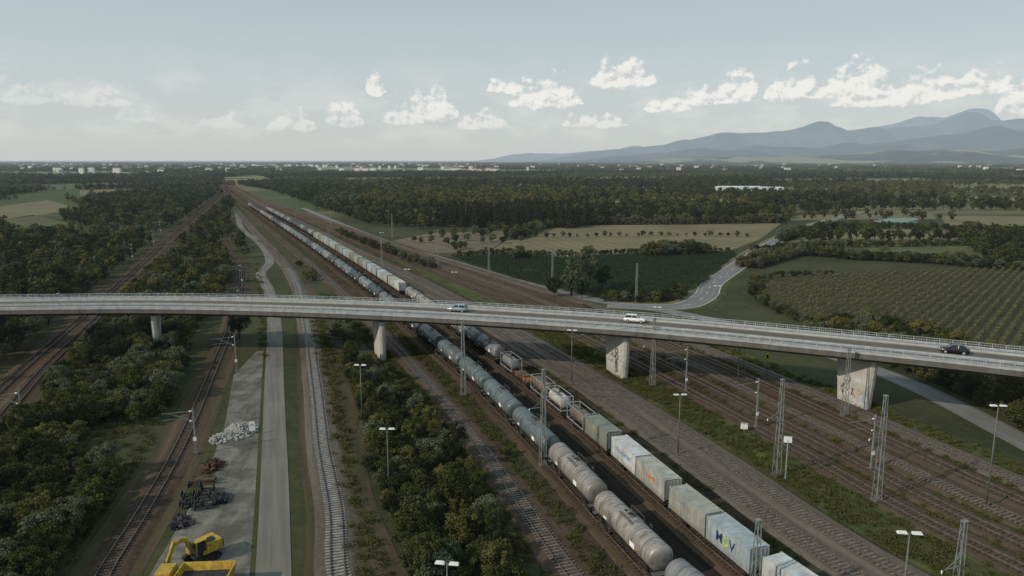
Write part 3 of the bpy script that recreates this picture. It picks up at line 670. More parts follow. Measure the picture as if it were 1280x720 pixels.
for x,y,h in((39,115,1.0),(38.9,96.2,6.2)):
    b=MB(); b.box((0,0,h),(1.1,.5 if h<2 else .06,.9),'whitep',taper=.97); b.box((0,0,h/2),(.12,.12,h),'galv'); b.box((0,0,h+.48),(1.2,.6 if h<2 else .1,.06),'galv'); b.obj('equipment_cabinet' if h<2 else 'track_sign',None,(x,y,0),R(-12))
def signal(x,y,h=5):
    b=MB(); b.cyl((0,0,0),(0,0,h),.08,.08,8,'pole'); b.box((0,0,h),(.7,.25,1.2),'lime'); b.box((0,-.14,h),(.4,.05,.9),'black'); b.box((0,0,.2),(.5,.5,.4),'concd'); b.obj('railway_signal',None,(x,y,0),R(-15))
signal(50,150,5.5); signal(53.5,146,4.5)
# ------------------------------------------------------------------ buildings
def hall(x,y,L,Wd,h,k,name,rz=0):
    r=bpy.data.objects.new(name,None); COL.objects.link(r); r.location=(x,y,0); r.rotation_euler=(0,0,rz)
    b=MB(); b.box((0,0,h/2),(L,Wd,h),k); b.obj('walls',r)
    b=MB(); b.add([(-L/2-.5,-Wd/2-.5,h+.02),(L/2+.5,-Wd/2-.5,h+.02),(L/2+.5,0,h+1.2),(-L/2-.5,0,h+1.2),(L/2+.5,Wd/2+.5,h+.02),(-L/2-.5,Wd/2+.5,h+.02)],[(0,1,2,3),(3,2,4,5)],k); b.obj('roof',r)
    b=MB()
    for i in range(int(L/18)): b.box((-L/2+8+i*18,-Wd/2-.06,h*.3),(3.2,.1,h*.4),'glass')
    b.obj('windows',r)
hall(338,1085,62,34,5.6,'shed','warehouse',R(-6)); hall(388,1100,40,24,4,'shed','warehouse',R(-6))
for dx in(0,9,18): hall(262+dx*.9,500+dx,24,7,2.6,'ghouse','greenhouse',R(8))
# ------------------------------------------------------------------ vegetation
def fol(seed,H,Rr,clumps,lp,ls,leafmat,z0=.3,cone=False,trunk=True,crs=.30,aspect=1.0):
    q=np.random.default_rng(seed); V=[];Fc=[];mi=[];ti=[]
    b=MB()
    if trunk:
        th=H*(.9 if cone else .62); tr=H*.022+.03; p=Vector((0,0,-.1)); r0=tr
        for i in range(4):
            p2=p+Vector((q.normal()*.03*H,q.normal()*.03*H,th/4)) if not cone else p+Vector((0,0,th/4))
            b.cyl(p,p2,r0,r0*.75,7,'bark',False); 
            if i>0:
                for j in range(3):
                    a=q.uniform(0,6.28); e=p2+Vector((math.cos(a)*Rr*.65,math.sin(a)*Rr*.65,(.05 if cone else .22)*H*q.uniform(.5,1))); b.cyl(p2,e,r0*.45,r0*.12,5,'bark',False)
            p=p2; r0*=.75
    V=[np.array(b.v).reshape(-1,3)] if b.v else []; Fc=list(b.f); nb=len(b.v); ti=[.5]*len(Fc); mi=[0]*len(Fc)
    zc=H*(z0+(1-z0)/2); hz=H*(1-z0)/2
    cnt=0
    for c in range(clumps):
        if cone:
            t=q.random()**1.3; rr=Rr*(1-t)*q.uniform(.55,1); a=q.uniform(0,6.28); cen=np.array([math.cos(a)*rr,math.sin(a)*rr,H*(z0+(1-z0)*t)]); cr=Rr*.34*(1.15-t)
            sq=.6
        else:
            d=q.normal(size=3); d/=np.linalg.norm(d); u=q.uniform(.45,1)**.6; lump=1+.22*math.sin(3*math.atan2(d[1],d[0])+seed)+.15*q.normal()
            cen=np.array([d[0]*Rr*u*lump*.8,d[1]*Rr*u*lump*.8,zc+d[2]*hz*u*.82]); cr=Rr*crs*q.uniform(.6,1.3); sq=.75
        n=int(lp*q.uniform(.6,1.3)); dd=q.normal(size=(n,3)); dd/=np.linalg.norm(dd,axis=1)[:,None]
        pos=cen+dd*cr*(q.random((n,1))**.45)*np.array([1,1,sq*aspect])
        nr=dd*.7+q.normal(size=(n,3))*.6+np.array([0,0,.35]); nr/=np.linalg.norm(nr,axis=1)[:,None]
        a=np.cross(nr,q.normal(size=(n,3))); a/=np.linalg.norm(a,axis=1)[:,None]; bb=np.cross(nr,a); s=ls*q.uniform(.6,1.35,(n,1))
        quad=np.stack([pos-a*s,pos-bb*s*.6,pos+a*s,pos+bb*s*.6],1).reshape(-1,3); V.append(quad)
        tt=np.clip(q.uniform(.1,.9)+q.normal(size=n)*.15,0,1)
        for i in range(n): Fc.append(tuple(nb+cnt*4+4*i+j for j in range(4)))
        cnt+=n; ti+=list(tt); mi+=[1]*n
    V=np.vstack(V); me=bpy.data.meshes.new('tree'); me.from_pydata(V.tolist(),[],Fc)
    me.materials.append(MAT['bark']); me.materials.append(MAT[leafmat]); me.polygons.foreach_set('material_index',mi)
    at=me.attributes.new('tint','FLOAT','FACE'); at.data.foreach_set('value',np.array(ti,dtype=np.float32)); me.update(); return me
def rowseg(seed,L,H,w,n,ls,leafmat):
    q=np.random.default_rng(seed); pos=np.c_[q.uniform(-L/2,L/2,n),q.normal(size=n)*w,q.random(n)**.7*H]
    nr=q.normal(size=(n,3)); nr[:,2]*=.5; nr/=np.linalg.norm(nr,axis=1)[:,None]; a=np.cross(nr,q.normal(size=(n,3))); a/=np.linalg.norm(a,axis=1)[:,None]; bb=np.cross(nr,a); s=ls*q.uniform(.6,1.3,(n,1))
    V=np.stack([pos-a*s,pos-bb*s*.35,pos+a*s,pos+bb*s*.35],1).reshape(-1,3); me=bpy.data.meshes.new('row'); me.from_pydata(V.tolist(),[],[tuple(range(4*i,4*i+4)) for i in range(n)])
    me.materials.append(MAT[leafmat]); at=me.attributes.new('tint','FLOAT','FACE'); at.data.foreach_set('value',q.random(n).astype(np.float32)); return me
def farclump(seed,leafmat):
    q=np.random.default_rng(seed); V=[];T=[]
    for c in range(18):
        cx,cy=q.uniform(-38,38),q.uniform(-16,16); r=q.uniform(4,7); h=q.uniform(8,15); n=60
        d=q.normal(size=(n,3)); d/=np.linalg.norm(d,axis=1)[:,None]; d[:,2]=np.abs(d[:,2])*1.0-.35
        pos=np.array([cx,cy,h*.55])+d*np.array([r,r,h*.5]); nr=d+q.normal(size=(n,3))*.5; nr/=np.linalg.norm(nr,axis=1)[:,None]; a=np.cross(nr,q.normal(size=(n,3)));a/=np.linalg.norm(a,axis=1)[:,None];bb=np.cross(nr,a);s=q.uniform(1.1,2.3,(n,1))
        V.append(np.stack([pos-a*s,pos-bb*s*.8,pos+a*s,pos+bb*s*.8],1).reshape(-1,3)); T+=list(np.clip(q.uniform(.1,.9)+q.normal(size=n)*.15,0,1))
    V=np.vstack(V); n=len(V)//4; me=bpy.data.meshes.new('farclump'); me.from_pydata(V.tolist(),[],[tuple(range(4*i,4*i+4)) for i in range(n)])
    me.materials.append(MAT[leafmat]); at=me.attributes.new('tint','FLOAT','FACE'); at.data.foreach_set('value',np.array(T,dtype=np.float32)); return me
def proto(name,meshes):
    c=bpy.data.collections.new(name)
    for i,me in enumerate(meshes): c.objects.link(bpy.data.objects.new('%s_%02d'%(name,i),me))
    return c,len(meshes)
shr=[fol(10+i,1.0*4,2.0,26,90,.15,m,.05,trunk=True,crs=.33) for i,m in enumerate(['leaf','leaf','leafd','leaf','leafd'])]
shw=[fol(30+i,5,2.4,30,100,.16,m,.08) for i,m in enumerate(['leafw','leafy'])]
ntr=[fol(20+i,8,2.6,34,110,.18,m,.16,crs=.28) for i,m in enumerate(['leaf','leafd','leaf'])]
mid=[fol(40+i,11,3.9,24,24,.58,m,.10,crs=.34) for i,m in enumerate(['leaf','leafd','leaf','leaf','leafd','leafd'])]
mido=[fol(50+i,10,4.0,24,24,.58,m,.08,crs=.34) for i,m in enumerate(['leafy','leafy','leaf'])]
mida=[fol(56+i,10,4.0,24,26,.54,m,.08,crs=.34) for i,m in enumerate(['leafo','leafy','leafw','leafy'])]
midw=[fol(60+i,15,3.4,28,34,.50,'leafw',.08,aspect=1.4) for i in range(2)]
con=[fol(70+i,15,3.0,44,22,.48,'leafd',.08,cone=True) for i in range(2)]
C_shr=proto('proto_shrub',shr+shw); C_shw=proto('proto_pale_shrub',[shw[0],shr[0]]); C_ntr=proto('proto_tree',ntr); C_mid=proto('proto_wood',mid); C_mido=proto('proto_olive',mido); C_mida=proto('proto_autumn',mida); C_midw=proto('proto_willow',midw); C_con=proto('proto_conifer',con)
C_far=proto('proto_far',[farclump(80,'leafd'),farclump(81,'leafd'),farclump(82,'leaf'),farclump(83,'leaf'),farclump(84,'leafy')])
C_corn=proto('proto_corn',[rowseg(90+i,4,1.9,.22,110,.3,'corn') for i in range(3)])
C_crop=proto('proto_crop',[rowseg(94+i,4,1.3,.3,90,.28,'crop') for i in range(3)])
C_tuft=proto('proto_tuft',[rowseg(97+i,1.2,.5,.4,70,.17,'grass') for i in range(4)])
def gn(name,coll):
    g=bpy.data.node_groups.new(name,'GeometryNodeTree'); g.interface.new_socket('Geometry',in_out='INPUT',socket_type='NodeSocketGeometry'); g.interface.new_socket('Geometry',in_out='OUTPUT',socket_type='NodeSocketGeometry')
    n=g.nodes; l=g.links; gi=n.new('NodeGroupInput'); go=n.new('NodeGroupOutput'); ip=n.new('GeometryNodeInstanceOnPoints'); ci=n.new('GeometryNodeCollectionInfo')
    ci.inputs['Collection'].default_value=coll; ci.inputs['Separate Children'].default_value=True; ci.inputs['Reset Children'].default_value=True
    def at(nm,ty): a=n.new('GeometryNodeInputNamedAttribute'); a.data_type=ty; a.inputs['Name'].default_value=nm; return a.outputs['Attribute']
    l.new(gi.outputs[0],ip.inputs['Points']); l.new(ci.outputs[0],ip.inputs['Instance']); ip.inputs['Pick Instance'].default_value=True
    l.new(at('idx','INT'),ip.inputs['Instance Index']); l.new(at('rotv','FLOAT_VECTOR'),ip.inputs['Rotation']); l.new(at('scl','FLOAT_VECTOR'),ip.inputs['Scale']); l.new(ip.outputs[0],go.inputs[0]); return g
def scatter(name,pts,coll,smin,smax,idx=None,rot=None,zs=(.85,1.2),z=0):
    pts=np.asarray(pts); n=len(pts)
    if n==0: return
    c,k=coll; me=bpy.data.meshes.new(name); me.from_pydata([(p[0],p[1],z) for p in pts],[],[])
    s=RNG.uniform(smin,smax,n); scl=np.c_[s*RNG.uniform(.85,1.15,n),s*RNG.uniform(.85,1.15,n),s*RNG.uniform(*zs,n)].astype(np.float32)
    rv=np.zeros((n,3),np.float32); rv[:,2]=RNG.uniform(0,6.28,n) if rot is None else rot
    a=me.attributes.new('idx','INT','POINT'); a.data.foreach_set('value',(RNG.integers(0,k,n) if idx is None else RNG.choice(idx,n)).astype(np.int32))
    a=me.attributes.new('scl','FLOAT_VECTOR','POINT'); a.data.foreach_set('vector',scl.ravel()); a=me.attributes.new('rotv','FLOAT_VECTOR','POINT'); a.data.foreach_set('vector',rv.ravel())
    o=mkobj(name,me); md=o.modifiers.new('scatter','NODES'); md.node_group=gn(name,c); return o
def inpoly(P,poly):
    x,y=P[:,0],P[:,1]; ins=np.zeros(len(P),bool); n=len(poly)
    for i in range(n):
        x1,y1=poly[i];x2,y2=poly[(i+1)%n]
        if y1==y2: continue
        c=((y1>y)!=(y2>y))&(x<(x2-x1)*(y-y1)/(y2-y1)+x1); ins^=c
    return ins
def samp(poly,sp):
    a=np.array(poly); lo,hi=a.min(0),a.max(0); nx,ny=int((hi[0]-lo[0])/sp)+1,int((hi[1]-lo[1])/sp)+1
    gx,gy=np.meshgrid(np.arange(nx),np.arange(ny)); P=np.c_[gx.ravel(),gy.ravel()]*sp+lo+RNG.uniform(-.48,.48,(nx*ny,2))*sp
    return P[inpoly(P,poly)]
EX=[]
for P,r in[(p,4.2) for p in TR.values()]+[(A1,4.5),(A2,4.5),(B,4.2),(C,4.0),(PA,3.6),(SV,5.0),(R2,7.0),(offset(Yd,4.9),5)]:
    Q=P[::2]; EX.append(np.c_[Q,np.full(len(Q),r)])
EX=np.vstack(EX)
def clear(P,extra=0,polys=()):
    keep=np.ones(len(P),bool)
    for i in range(0,len(P),2000):
        d=np.hypot(P[i:i+2000,None,0]-EX[None,:,0],P[i:i+2000,None,1]-EX[None,:,1])-EX[None,:,2]-extra
        keep[i:i+2000]=(d>0).all(1)
    for q in polys: keep&=~inpoly(P,q)
    return P[keep]
def vnoise(P,s,seed=0):
    return sum(np.sin(P[:,0]*s*a+P[:,1]*s*b+c+seed) for a,b,c in((1,.4,0),(-.5,1.1,1.7),(.8,-.9,3.1),(1.7,1.3,.6)))/4
LOT=[(-15,40),(-24,72),(-31,93),(-41,124),(-52,155),(-57,174),(-64,166),(-61,147),(-51.5,118),(-46,96),(-42.5,72),(-37,40)]
# near thickets
def thick(name,pl,sp,smin,smax,ex=.3,thr=-.9,coll=C_shr,idx=None):
    P=clear(samp(pl,sp),ex,[LOT]); P=P[vnoise(P,.11)>thr]; scatter(name,P,coll,smin,smax,idx)
BL=[(-38,40),(-46.5,64),(-49,72),(-53,90),(-60,117),(-68,141),(-80,175),(-90,203),(-114,198),(-98,150),(-86,120),(-78,95),(-70,72),(-55,40)]
thick('shrub_thicket',BL,2.4,.45,1.15,.8,-.35)
P=clear(samp(BL,4),1.0,[LOT]); scatter('willow_thicket',P[vnoise(P,.09,2.5)>.15],C_shw,.6,1.2)
P=clear(samp(BL,7),1.8,[LOT]); scatter('tree_thicket',P[vnoise(P,.11)>-.1],C_ntr,.5,.9)
BC=[(1,55),(3,66),(-1,84),(-6,99),(-11,116),(-20,136),(-34,158),(-37,155),(-27,123),(-19.5,96),(-13,79),(-7,60)]
thick('shrub_thicket',BC,2.2,.45,1.05,.3,-.3); P=clear(samp(BC,6),1.0); scatter('tree_thicket',P,C_ntr,.5,.85)
thick('shrub_thicket',[(-40,160),(-20,158),(-45,215),(-80,290),(-110,330),(-95,290),(-60,215)],3.2,.4,.8,.4,0.0)
# mid woods
LW=[(-106,120),(-150,170),(-230,280),(-380,480),(-700,880),(-1150,1450),(-650,1640),(-468,1190),(-312,725),(-220,456),(-159,280),(-130,200),(-118,165)]
LF=[[(-370,500),(-480,640),(-560,800),(-530,850),(-398,680),(-330,520)],[(-500,780),(-507,1011),(-597,1153),(-680,1092),(-640,880)],[(-290,420),(-390,549),(-398,600),(-270,470)],[(-700,1120),(-620,1240),(-760,1420),(-900,1300)]]
poly('meadow',LF[3],.05,'fgreen')
P=clear(samp(LW,7.8),2.0,LF); P=P[vnoise(P,.012,2)>-.4]; scatter('woodland',P,C_mid,.4,.95)
P=clear(samp([(-106,120),(-150,170),(-230,280),(-159,280),(-130,200),(-118,165)],4.4),.5); P=P[vnoise(P,.07)>-.4]; scatter('shrub_thicket',P,C_shr,.6,1.3)
P=clear(samp(LW,22),2.0,LF); scatter('willow_wood',P[P[:,1]<520],C_midw,.45,.7); scatter('mixed_wood',clear(samp(LW,15),2.0,LF),C_mida,.5,.95,idx=[1,2,3])
MW=[(-95,195),(-118,203),(-143,280),(-203,456),(-290,700),(-250,640),(-190,484),(-145,390),(-112,300),(-78,200)]
P=clear(samp(MW,5.4),.8); scatter('woodland',P,C_mid,.3,.65); P=clear(samp(MW,4),.5); scatter('shrub_thicket',P[P[:,1]<300],C_shr,.8,1.5); P=clear(samp(MW,10),.8); scatter('mixed_wood',P,C_mida,.35,.7,idx=[1,2,3])
P=clear(samp([(-290,700),(-455,1180),(-420,1080),(-300,800),(-245,640)],8),2); scatter('woodland',P,C_mid,.5,.9)
P=clear(samp([(-60,470),(-105,510),(-185,690),(-350,1060),(-540,1400),(-330,1400),(-100,900),(-150,665),(-60,540)],7.8),3.5); scatter('woodland',P,C_mid,.5,1.05); scatter('mixed_wood',P[::5]+2,C_mida,.6,1.05,idx=[1,2,3])
P=clear(samp([(-185,640),(-140,640),(-150,690),(-190,700)],9),3); scatter('willow_wood',P,C_midw,.8,1.25)
P=samp([(-60,485),(40,478),(75,520),(-50,540)],5.4); scatter('conifer_wood',P,C_con,.75,1.05)
P=samp([(-148,655),(5,650),(60,720),(150,900),(-180,960)],7.8); scatter('olive_wood',P,C_mido,.95,1.4)
P=clear(samp([(-70,545),(70,525),(230,560),(180,700),(10,645),(-140,648)],8.4),1,[]); scatter('woodland',P[P[:,0]>60],C_mid,.6,1.05); scatter('woodland',P[(P[:,0]<=60)&(vnoise(P,.03)>-.1)],C_mid,.4,.7)
FR=[(40,540),(205,545),(320,650),(500,640),(620,700),(1900,2500),(-900,2500),(-480,1500),(-180,960),(150,900),(60,700)]
HOLES=[[(265,930),(350,930),(440,1125),(290,1125)],[(330,690),(520,700),(560,760),(350,740)],[(200,545),(330,560),(360,620),(240,600)],[(650,1050),(1000,1120),(1100,1320),(720,1260)],[(420,800),(640,820),(700,930),(450,900)],[(100,950),(230,960),(250,1140),(90,1120)],[(500,1350),(900,1450),(1000,1800),(560,1700)],[(-60,1080),(60,1090),(70,1270),(-80,1250)],[(-350,1500),(-60,1500),(-60,1850),(-420,1850)],[(100,1500),(330,1480),(380,1820),(110,1800)]]
for h_ in HOLES[3:]: poly('meadow',h_,.05,'fpale')
poly('meadow',HOLES[1],.04,'fgreen')
P=clear(samp(FR,11.8),1,HOLES); m=vnoise(P,.006,1)+.35*vnoise(P,.02,4)
scatter('woodland',P[m<.05],C_mid,.7,1.25); Q_=P[m>=.05]; scatter('olive_wood',Q_[::2],C_mido,.65,1.1); scatter('mixed_wood',P[m<.05][::9]+3,C_mida,.7,1.2)
P=samp([(205,545),(330,530),(345,600),(240,600)],9); scatter('tree_belt',P[::3],C_mid,.4,.8)
# right side groups
P=np.vstack([samp([(160,398),(250,398),(255,412),(165,415)],6),samp([(205,300),(228,300),(300,400),(330,440),(262,430)],6.5)]); scatter('tree_belt',P,C_mid,.45,.95); scatter('tree_belt',P[::8]+1.5,C_mida,.4,.7)
def hedge(name,pts,w,sp,a,b_,coll=C_shr): 
    L=spline(pts,sp); P=np.vstack([offset(L,o)+RNG.normal(size=L.shape)*.6 for o in np.arange(-w,w+.1,2.4)]); scatter(name,P,coll,a,b_)
hedge('hedge',[(100,302),(122,330),(139,346),(150,338),(161,328),(186,319),(203,303),(216,300)],5,2.2,.6,1.1)
hedge('hedge',[(-26,334),(0,352),(22,336),(70,354),(108,358)],1.5,3,.4,.8); hedge('hedge',[(66,338),(80,344),(94,345)],4,3,1.1,1.7); hedge('hedge',[(2,326),(10,330)],3,3,.8,1.2)
hedge('hedge',[(150,400),(205,470),(250,480),(330,440)],2,4,.8,1.4); hedge('hedge',[(0,410),(35,500),(120,512),(200,524)],3,4,.8,1.5)
hedge('hedge',[(30,228),(52,230),(58,240)],2,3,.5,.9); hedge('hedge',[(88,100),(90,120),(90,140),(84,165),(78,182)],3,2.5,.7,1.3); hedge('hedge',[(96,80),(100,110),(100,150),(90,190)],6,3.5,.9,1.6)
hedge('hedge',[(-33,300),(-70,370),(-110,455)],1.5,5,.5,1.0); hedge('hedge',[(82,196),(81,232),(97,272),(125,281)],1.5,2.6,.35,.7)
hedge('hedge',[(120,360),(160,372),(215,378),(290,392)],1.5,3.2,.5,1.0); hedge('hedge',[(20,420),(80,430),(140,426)],1.0,5,.4,.9); hedge('hedge',[(235,296),(215,250),(170,195),(135,160)],3,3,.7,1.2)
P=samp([(-60,400),(-25,350),(10,400),(40,500),(-30,480)],13); scatter('shrub_thicket',P,C_shr,.7,1.3)
# crops in rows
def rows(name,pl,rs,st,ang,coll,a,b_):
    c,s=math.cos(ang),math.sin(ang); Pp=np.array(pl); Rt=np.array([[c,-s],[s,c]]); q=Pp@Rt; lo,hi=q.min(0),q.max(0)
    gx,gy=np.meshgrid(np.arange(lo[0],hi[0],st),np.arange(lo[1],hi[1],rs)); G=np.c_[gx.ravel(),gy.ravel()]; G[:,0]+=RNG.uniform(-.5,.5,len(G)); W_=G@Rt.T; k=inpoly(W_,pl)
    W_=W_[k]; W_=W_[vnoise(W_,.09)>-.9]; scatter(name,W_,coll,a,b_,rot=ang,zs=(.8,1.15))
rows('corn_crop',CORN,2.6,3.6,R(50),C_corn,.85,1.05); rows('field_crop',DK,1.9,3.6,R(62),C_crop,.85,1.1)
# individual trees
def tree(name,x,y,me,s,rz=0,sz=1): o=mkobj(name,me,None,(x,y,0),rz); o.scale=(s,s,s*sz)
tw=[fol(200+i,17,3.9,46,80,.30,'leafw',.06,aspect=1.3,crs=.26) for i in range(2)]; td=[fol(210+i,9,3.6,40,90,.24,'leafd',.1,crs=.28) for i in range(2)]
tree('poplar_tree',20,239,tw[0],1.0); tree('poplar_tree',26,246,tw[1],1.08,1); tree('willow_tree',14,236,td[0],.9,2); tree('willow_tree',32,250,td[1],1.0,.7); tree('willow_tree',23,234,td[1],.75,3)
tree('broadleaf_tree',-70,180,td[0],.9,1.1); tree('broadleaf_tree',40,236,td[0],.6,.4); tree('broadleaf_tree',55,240,td[1],.55,.9)
# weeds
def band(o0,o1,y0,y1,n):
    Q=Yd[(Yd[:,1]>y0)&(Yd[:,1]<y1)]; i=RNG.integers(0,len(Q),n); T_,N_=normals(Q)
    return Q[i]+N_[i]*(RNG.uniform(o0,o1,n))[:,None]+T_[i]*RNG.uniform(-1.5,1.5,n)[:,None]
P=np.vstack([band(28.8,36.2,50,200,1500),band(-6,-3,50,200,500),band(-14,-10.6,50,200,700),band(63.5,67,50,180,500),band(11.8,18,60,140,180),band(40.8,42.2,50,200,160),band(46.5,47.6,50,200,120),band(57.7,58.8,50,200,200)])
scatter('grass_tufts',P,C_tuft,.5,1.0)
P=clear(np.vstack([samp([(-14,50),(-18,72),(-29,108),(-39,141),(-58,200),(-54,201),(-40,159),(-22,96),(-11,67),(-6,50)],1.4),samp(BC,1.8),samp(BL,2.0)]),-1.6,[LOT]); scatter('grass_tufts',P,C_tuft,.6,1.3)
P=clear(samp([(-60,166),(-45,125),(-70,200),(-100,286),(-120,335),(-90,250)],2.5),-1.2); scatter('grass_tufts',P,C_tuft,.8,1.6)
# far countryside
q=[]
for y in np.geomspace(1500,11000,38):
    w=y*.85; n=int(2*w/74); x=np.linspace(-w,w,n)+RNG.uniform(-25,25,n); yy=y+RNG.normal(size=n)*y*.012+40*np.sin(x*.002+y); q.append(np.c_[x,yy])
P=np.vstack(q); P=P[(vnoise(P,.0022,3)>-.22)|(P[:,1]>6500)]; P=P[~((P[:,1]<2450)&(P[:,0]>-700)&(P[:,0]<P[:,1]*.7))]; P=clear(P,12)
scatter('distant_forest',P,C_far,.85,1.35,rot=RNG.uniform(-.3,.3,len(P)))
def houses():
    b=MB(); q=random.Random(11)
    for i in range(280):
        y=q.uniform(2400,6500); x=q.uniform(-.68,-.02)*y if i<230 else q.uniform(-.1,.7)*y; w,d,h=q.uniform(9,24),q.uniform(8,14),q.uniform(12,19)
        b.box((x,y,h/2),(w,d,h),'wallw')
        b.add([(x-w/2-.5,y-d/2-.5,h),(x+w/2+.5,y-d/2-.5,h),(x+w/2+.5,y,h+4),(x-w/2-.5,y,h+4),(x+w/2+.5,y+d/2+.5,h),(x-w/2-.5,y+d/2+.5,h)],[(0,1,2,3),(3,2,4,5),(0,3,5),(1,4,2)],'roof')
    b.obj('distant_village')
houses()
# ------------------------------------------------------------------ hills
def m_hill(name,c1,c2,thr=.54):
    m,t=newmat(name); p=t.pos(); n=t.noise(p,.0016,6,.6); n2=t.noise(t.vm('MULTIPLY',p,(1,.5,2)),.0011,4)
    c=t.mix(t.mr(n,.42,.58),c1,mul(c1,.55)); c=t.mix(t.mr(n2,thr,thr+.06),c,c2)
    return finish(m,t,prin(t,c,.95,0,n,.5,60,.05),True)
MAT['hillf']=m_hill('hill_far',(.090,.115,.140),(.095,.12,.14)); MAT['hillm']=m_hill('hill_mid',(.040,.060,.075),(.055,.075,.080)); MAT['hillm2']=m_hill('hill_forest',(.020,.034,.036),(.045,.060,.048)); MAT['hilln']=m_hill('hill_near',(.040,.054,.038),(.19,.195,.11),.50)  # far and mid base colours carry the blue of distance haze
def hills(D,tab,k,amp,seed,depth=.2):
    px=np.array([a for a,_ in tab],float); py=np.array([b for _,b in tab],float); X=(px-640)*D/900; Z=(200-py)*D*.9845/900+45
    xs=np.linspace(X[0],X[-1],240); rz=np.interp(xs,X,Z); 
    for f,a in((.0011,1),(.0027,.5),(.0061,.3),(.013,.15)): rz=rz+amp*a*np.sin(xs*f*20000/D+seed*f*9000)
    rz*=np.clip((xs-X[0])/(X[-1]-X[0])*12,0,1); v=[];ny=30
    q=np.random.default_rng(seed); ph=q.uniform(0,6,12)
    for j in range(ny):
        t=j/(ny-1); y=D*1.0157*(1-depth)+D*depth*1.0157*t*1.25; pr=math.sin(min(t*1.25,1)*math.pi/2)**1.2 if t<=.8 else math.cos((t-.8)/.2*1.2)
        for i,x in enumerate(xs):
            e=1-abs(2*min(t*1.25,1)-1)
            rid=1+.38*e*math.sin(x*.0016*20000/D+ph[0]+t*3)+.2*e*math.sin(x*.005*20000/D+ph[1]-t*5)+.1*e*math.sin(x*.011*20000/D+ph[2]+t*9)
            v.append((x,y,max(-5,rz[i]*pr*rid)))
    n=len(xs); f=[(j*n+i,j*n+i+1,(j+1)*n+i+1,(j+1)*n+i) for j in range(ny-1) for i in range(n-1)]
    me=bpy.data.meshes.new('hills'); me.from_pydata(v,[],f); me.materials.append(MAT[k]); 
    for p in me.polygons: p.use_smooth=True
    mkobj('hills',me)
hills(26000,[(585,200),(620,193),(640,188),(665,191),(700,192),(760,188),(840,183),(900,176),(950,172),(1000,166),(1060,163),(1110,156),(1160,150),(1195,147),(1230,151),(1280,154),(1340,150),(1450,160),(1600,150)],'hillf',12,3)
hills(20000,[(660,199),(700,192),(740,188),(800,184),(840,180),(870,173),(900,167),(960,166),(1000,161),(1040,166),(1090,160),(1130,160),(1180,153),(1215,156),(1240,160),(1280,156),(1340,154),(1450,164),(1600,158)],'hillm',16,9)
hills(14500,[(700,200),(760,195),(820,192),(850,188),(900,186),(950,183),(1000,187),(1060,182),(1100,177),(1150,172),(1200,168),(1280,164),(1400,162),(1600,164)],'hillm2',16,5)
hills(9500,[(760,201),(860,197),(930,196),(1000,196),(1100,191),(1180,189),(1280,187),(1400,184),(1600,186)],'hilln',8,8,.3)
# ------------------------------------------------------------------ sky
SUN_EL,SUN_AZ=R(31),R(240)
w=bpy.data.worlds.new('World'); sc.world=w; w.use_nodes=True; w.node_tree.nodes.clear(); t=NT(w.node_tree)
sky=t.add('ShaderNodeTexSky'); sky.sky_type='NISHITA'; sky.sun_disc=False; sky.sun_elevation=SUN_EL; sky.sun_rotation=SUN_AZ; sky.altitude=200; sky.dust_density=2.0; sky.ozone_density=1.5
tc=t.add('ShaderNodeTexCoord').outputs['Generated']; x,y,z=t.sep(tc)
az=t.math('ARCTAN2',x,y); rr_=t.math('SQRT',t.math('ADD',t.math('MULTIPLY',x,x),t.math('MULTIPLY',y,y))); el=t.math('DIVIDE',z,rr_)
P2=t.comb(az,el,0.0)
def k10(c): return mul(c,10)
grad=t.add('ShaderNodeValToRGB'); t.put(grad.inputs[0],t.mr(el,0,.3,0,1,False)); cr=grad.color_ramp; cr.elements[0].position=0; cr.elements[0].color=(.645,.67,.65,1); cr.elements[1].position=1; cr.elements[1].color=(.40,.52,.565,1)
e=cr.elements.new(.35); e.color=(.58,.645,.65,1)
g10=t.vm('SCALE',grad.outputs[0],10.0)
base=t.mix(.84,sky.outputs[0],g10)
# cumulus heaps in three banks: (azimuth, base elevation, half width, height)
BANKS=[[(-.59,.066,.040,.026),(-.224,.048,.030,.034),(-.108,.058,.042,.044),(-.01,.092,.032,.022),(.148,.100,.050,.040),(.292,.080,.036,.042),(.433,.080,.050,.050),(.565,.078,.036,.030)],
       [(-.515,.066,.048,.026),(-.375,.042,.036,.018),(-.181,.089,.018,.026),(.045,.074,.058,.042),(.25,.074,.050,.022),(.362,.078,.040,.040),(.510,.074,.046,.036),(.608,.054,.034,.044)],
       [(-.47,.048,.03,.018),(-.290,.040,.040,.024),(-.145,.050,.036,.026),(-.04,.044,.045,.024),(.110,.046,.055,.020),(.205,.066,.040,.020),(.133,.128,.018,.026),(.46,.066,.07,.018)]]
n1=t.noise(t.vm('MULTIPLY',P2,(1,1.15,1)),46,6,.62)
n2=t.noise(t.vm('ADD',t.vm('MULTIPLY',P2,(1,1.15,1)),(-.004,.007,0)),46,4,.62)
nb=t.noise(t.vm('MULTIPLY',P2,(1,2.2,1)),10,5,.62)
fz=t.mr(az,-.66,.66,0,1,False); f_=lambda a:min(1,max(0,(a+.66)/1.32)); val=None
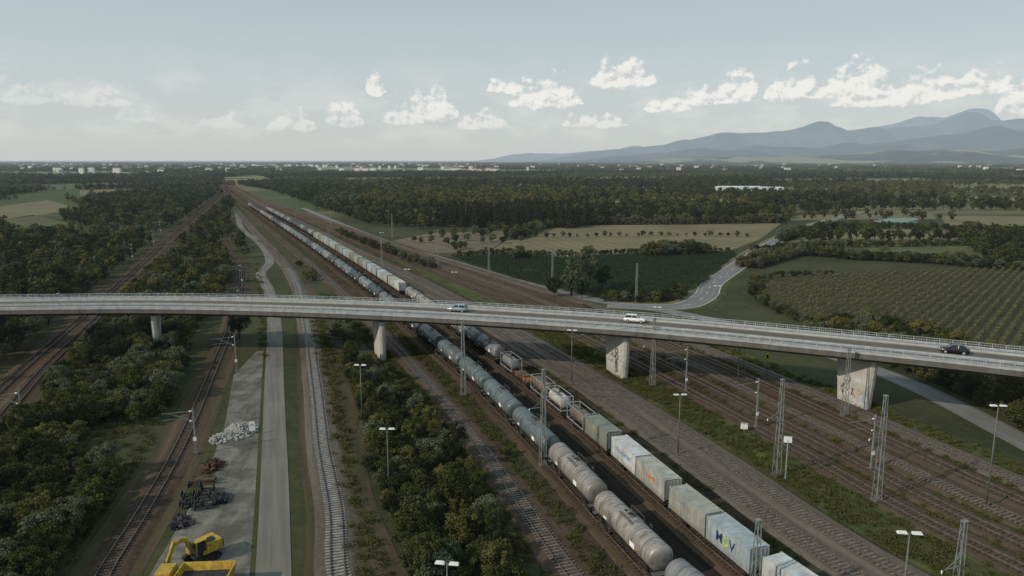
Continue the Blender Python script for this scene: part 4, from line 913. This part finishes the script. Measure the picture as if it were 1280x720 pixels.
for bk in BANKS:
    bk=sorted(bk); rp=t.add('ShaderNodeValToRGB'); t.put(rp.inputs[0],fz); cr=rp.color_ramp; st=[]
    for a,e_,ww,hh in bk: st+=[(a-ww,e_,0),(a-ww*.5,e_,hh*.8),(a+ww*.35,e_,hh),(a+ww,e_,0)]
    for i in range(1,len(st)): 
        if st[i][0]<=st[i-1][0]: st[i]=(st[i-1][0]+.001,)+st[i][1:]
    cr.elements[0].position=f_(st[0][0]); cr.elements[0].color=(st[0][1]*5,0,0,1); cr.elements[1].position=f_(st[-1][0]); cr.elements[1].color=(st[-1][1]*5,0,0,1)
    for a,e_,h_ in st[1:-1]: el_=cr.elements.new(f_(a)); el_.color=(e_*5,h_*15,0,1)
    rs=t.sep(rp.outputs[0]); hh_=t.math('MAXIMUM',t.math('DIVIDE',rs[1],15.0),.0008)
    dy=t.math('DIVIDE',t.math('SUBTRACT',el,t.math('DIVIDE',rs[0],5.0)),hh_); dy=t.math('MAXIMUM',dy,t.math('MULTIPLY',dy,-4.5))
    d=t.math('SUBTRACT',t.math('SUBTRACT',.9,dy),t.mr(hh_,.002,.012,1.2,0,False)); val=d if val is None else t.math('MAXIMUM',val,d)
val=t.math('MAXIMUM',val,-1.2)
mask=t.mr(t.math('ADD',val,t.math('MULTIPLY',t.math('SUBTRACT',n1,.47),3.2)),.05,.6)
mask=t.math('MULTIPLY',mask,t.mr(val,-.7,-.2))
light=t.mr(t.math('ADD',t.math('MULTIPLY',t.math('SUBTRACT',n1,n2),6.0),t.math('MULTIPLY',val,.5)),-.7,.6)
ccol=t.mix(light,k10((.58,.615,.62)),k10((.87,.86,.82)))
veil=t.math('MULTIPLY',t.mr(nb,.44,.62),t.math('MULTIPLY',t.mr(el,.01,.04),t.mr(el,.15,.07)))
base=t.mix(t.math('MULTIPLY',veil,.5),base,k10((.71,.72,.70)))
fade=t.math('MULTIPLY',t.mr(az,-.55,-.1,.35,.95),t.mr(el,.03,.08,.5,1))
base=t.mix(t.math('MULTIPLY',mask,fade),base,ccol)
bg=t.add('ShaderNodeBackground'); t.put(bg.inputs[0],base); bg.inputs[1].default_value=.1; o=t.add('ShaderNodeOutputWorld'); t.L.new(bg.outputs[0],o.inputs[0])
w.cycles.sampling_method='MANUAL'; w.cycles.sample_map_resolution=256
sd=Vector((math.sin(SUN_AZ)*math.cos(SUN_EL),math.cos(SUN_AZ)*math.cos(SUN_EL),math.sin(SUN_EL)))
ld=bpy.data.lights.new('sun','SUN'); ld.energy=2.9; ld.angle=R(1.0); ld.color=(1,.88,.72); lo=mkobj('sun',ld); lo.rotation_euler=sd.to_track_quat('Z','Y').to_euler()
cam=bpy.data.cameras.new('camera'); cam.sensor_width=36; cam.lens=25.3125; cam.clip_end=90000; cam.clip_start=.5
co=mkobj('camera',cam,None,(0,0,45)); co.rotation_euler=(R(90)-math.atan(160/900),0,0); sc.camera=co
sc.view_settings.view_transform='Standard'; sc.view_settings.look='None'; sc.view_settings.exposure=0
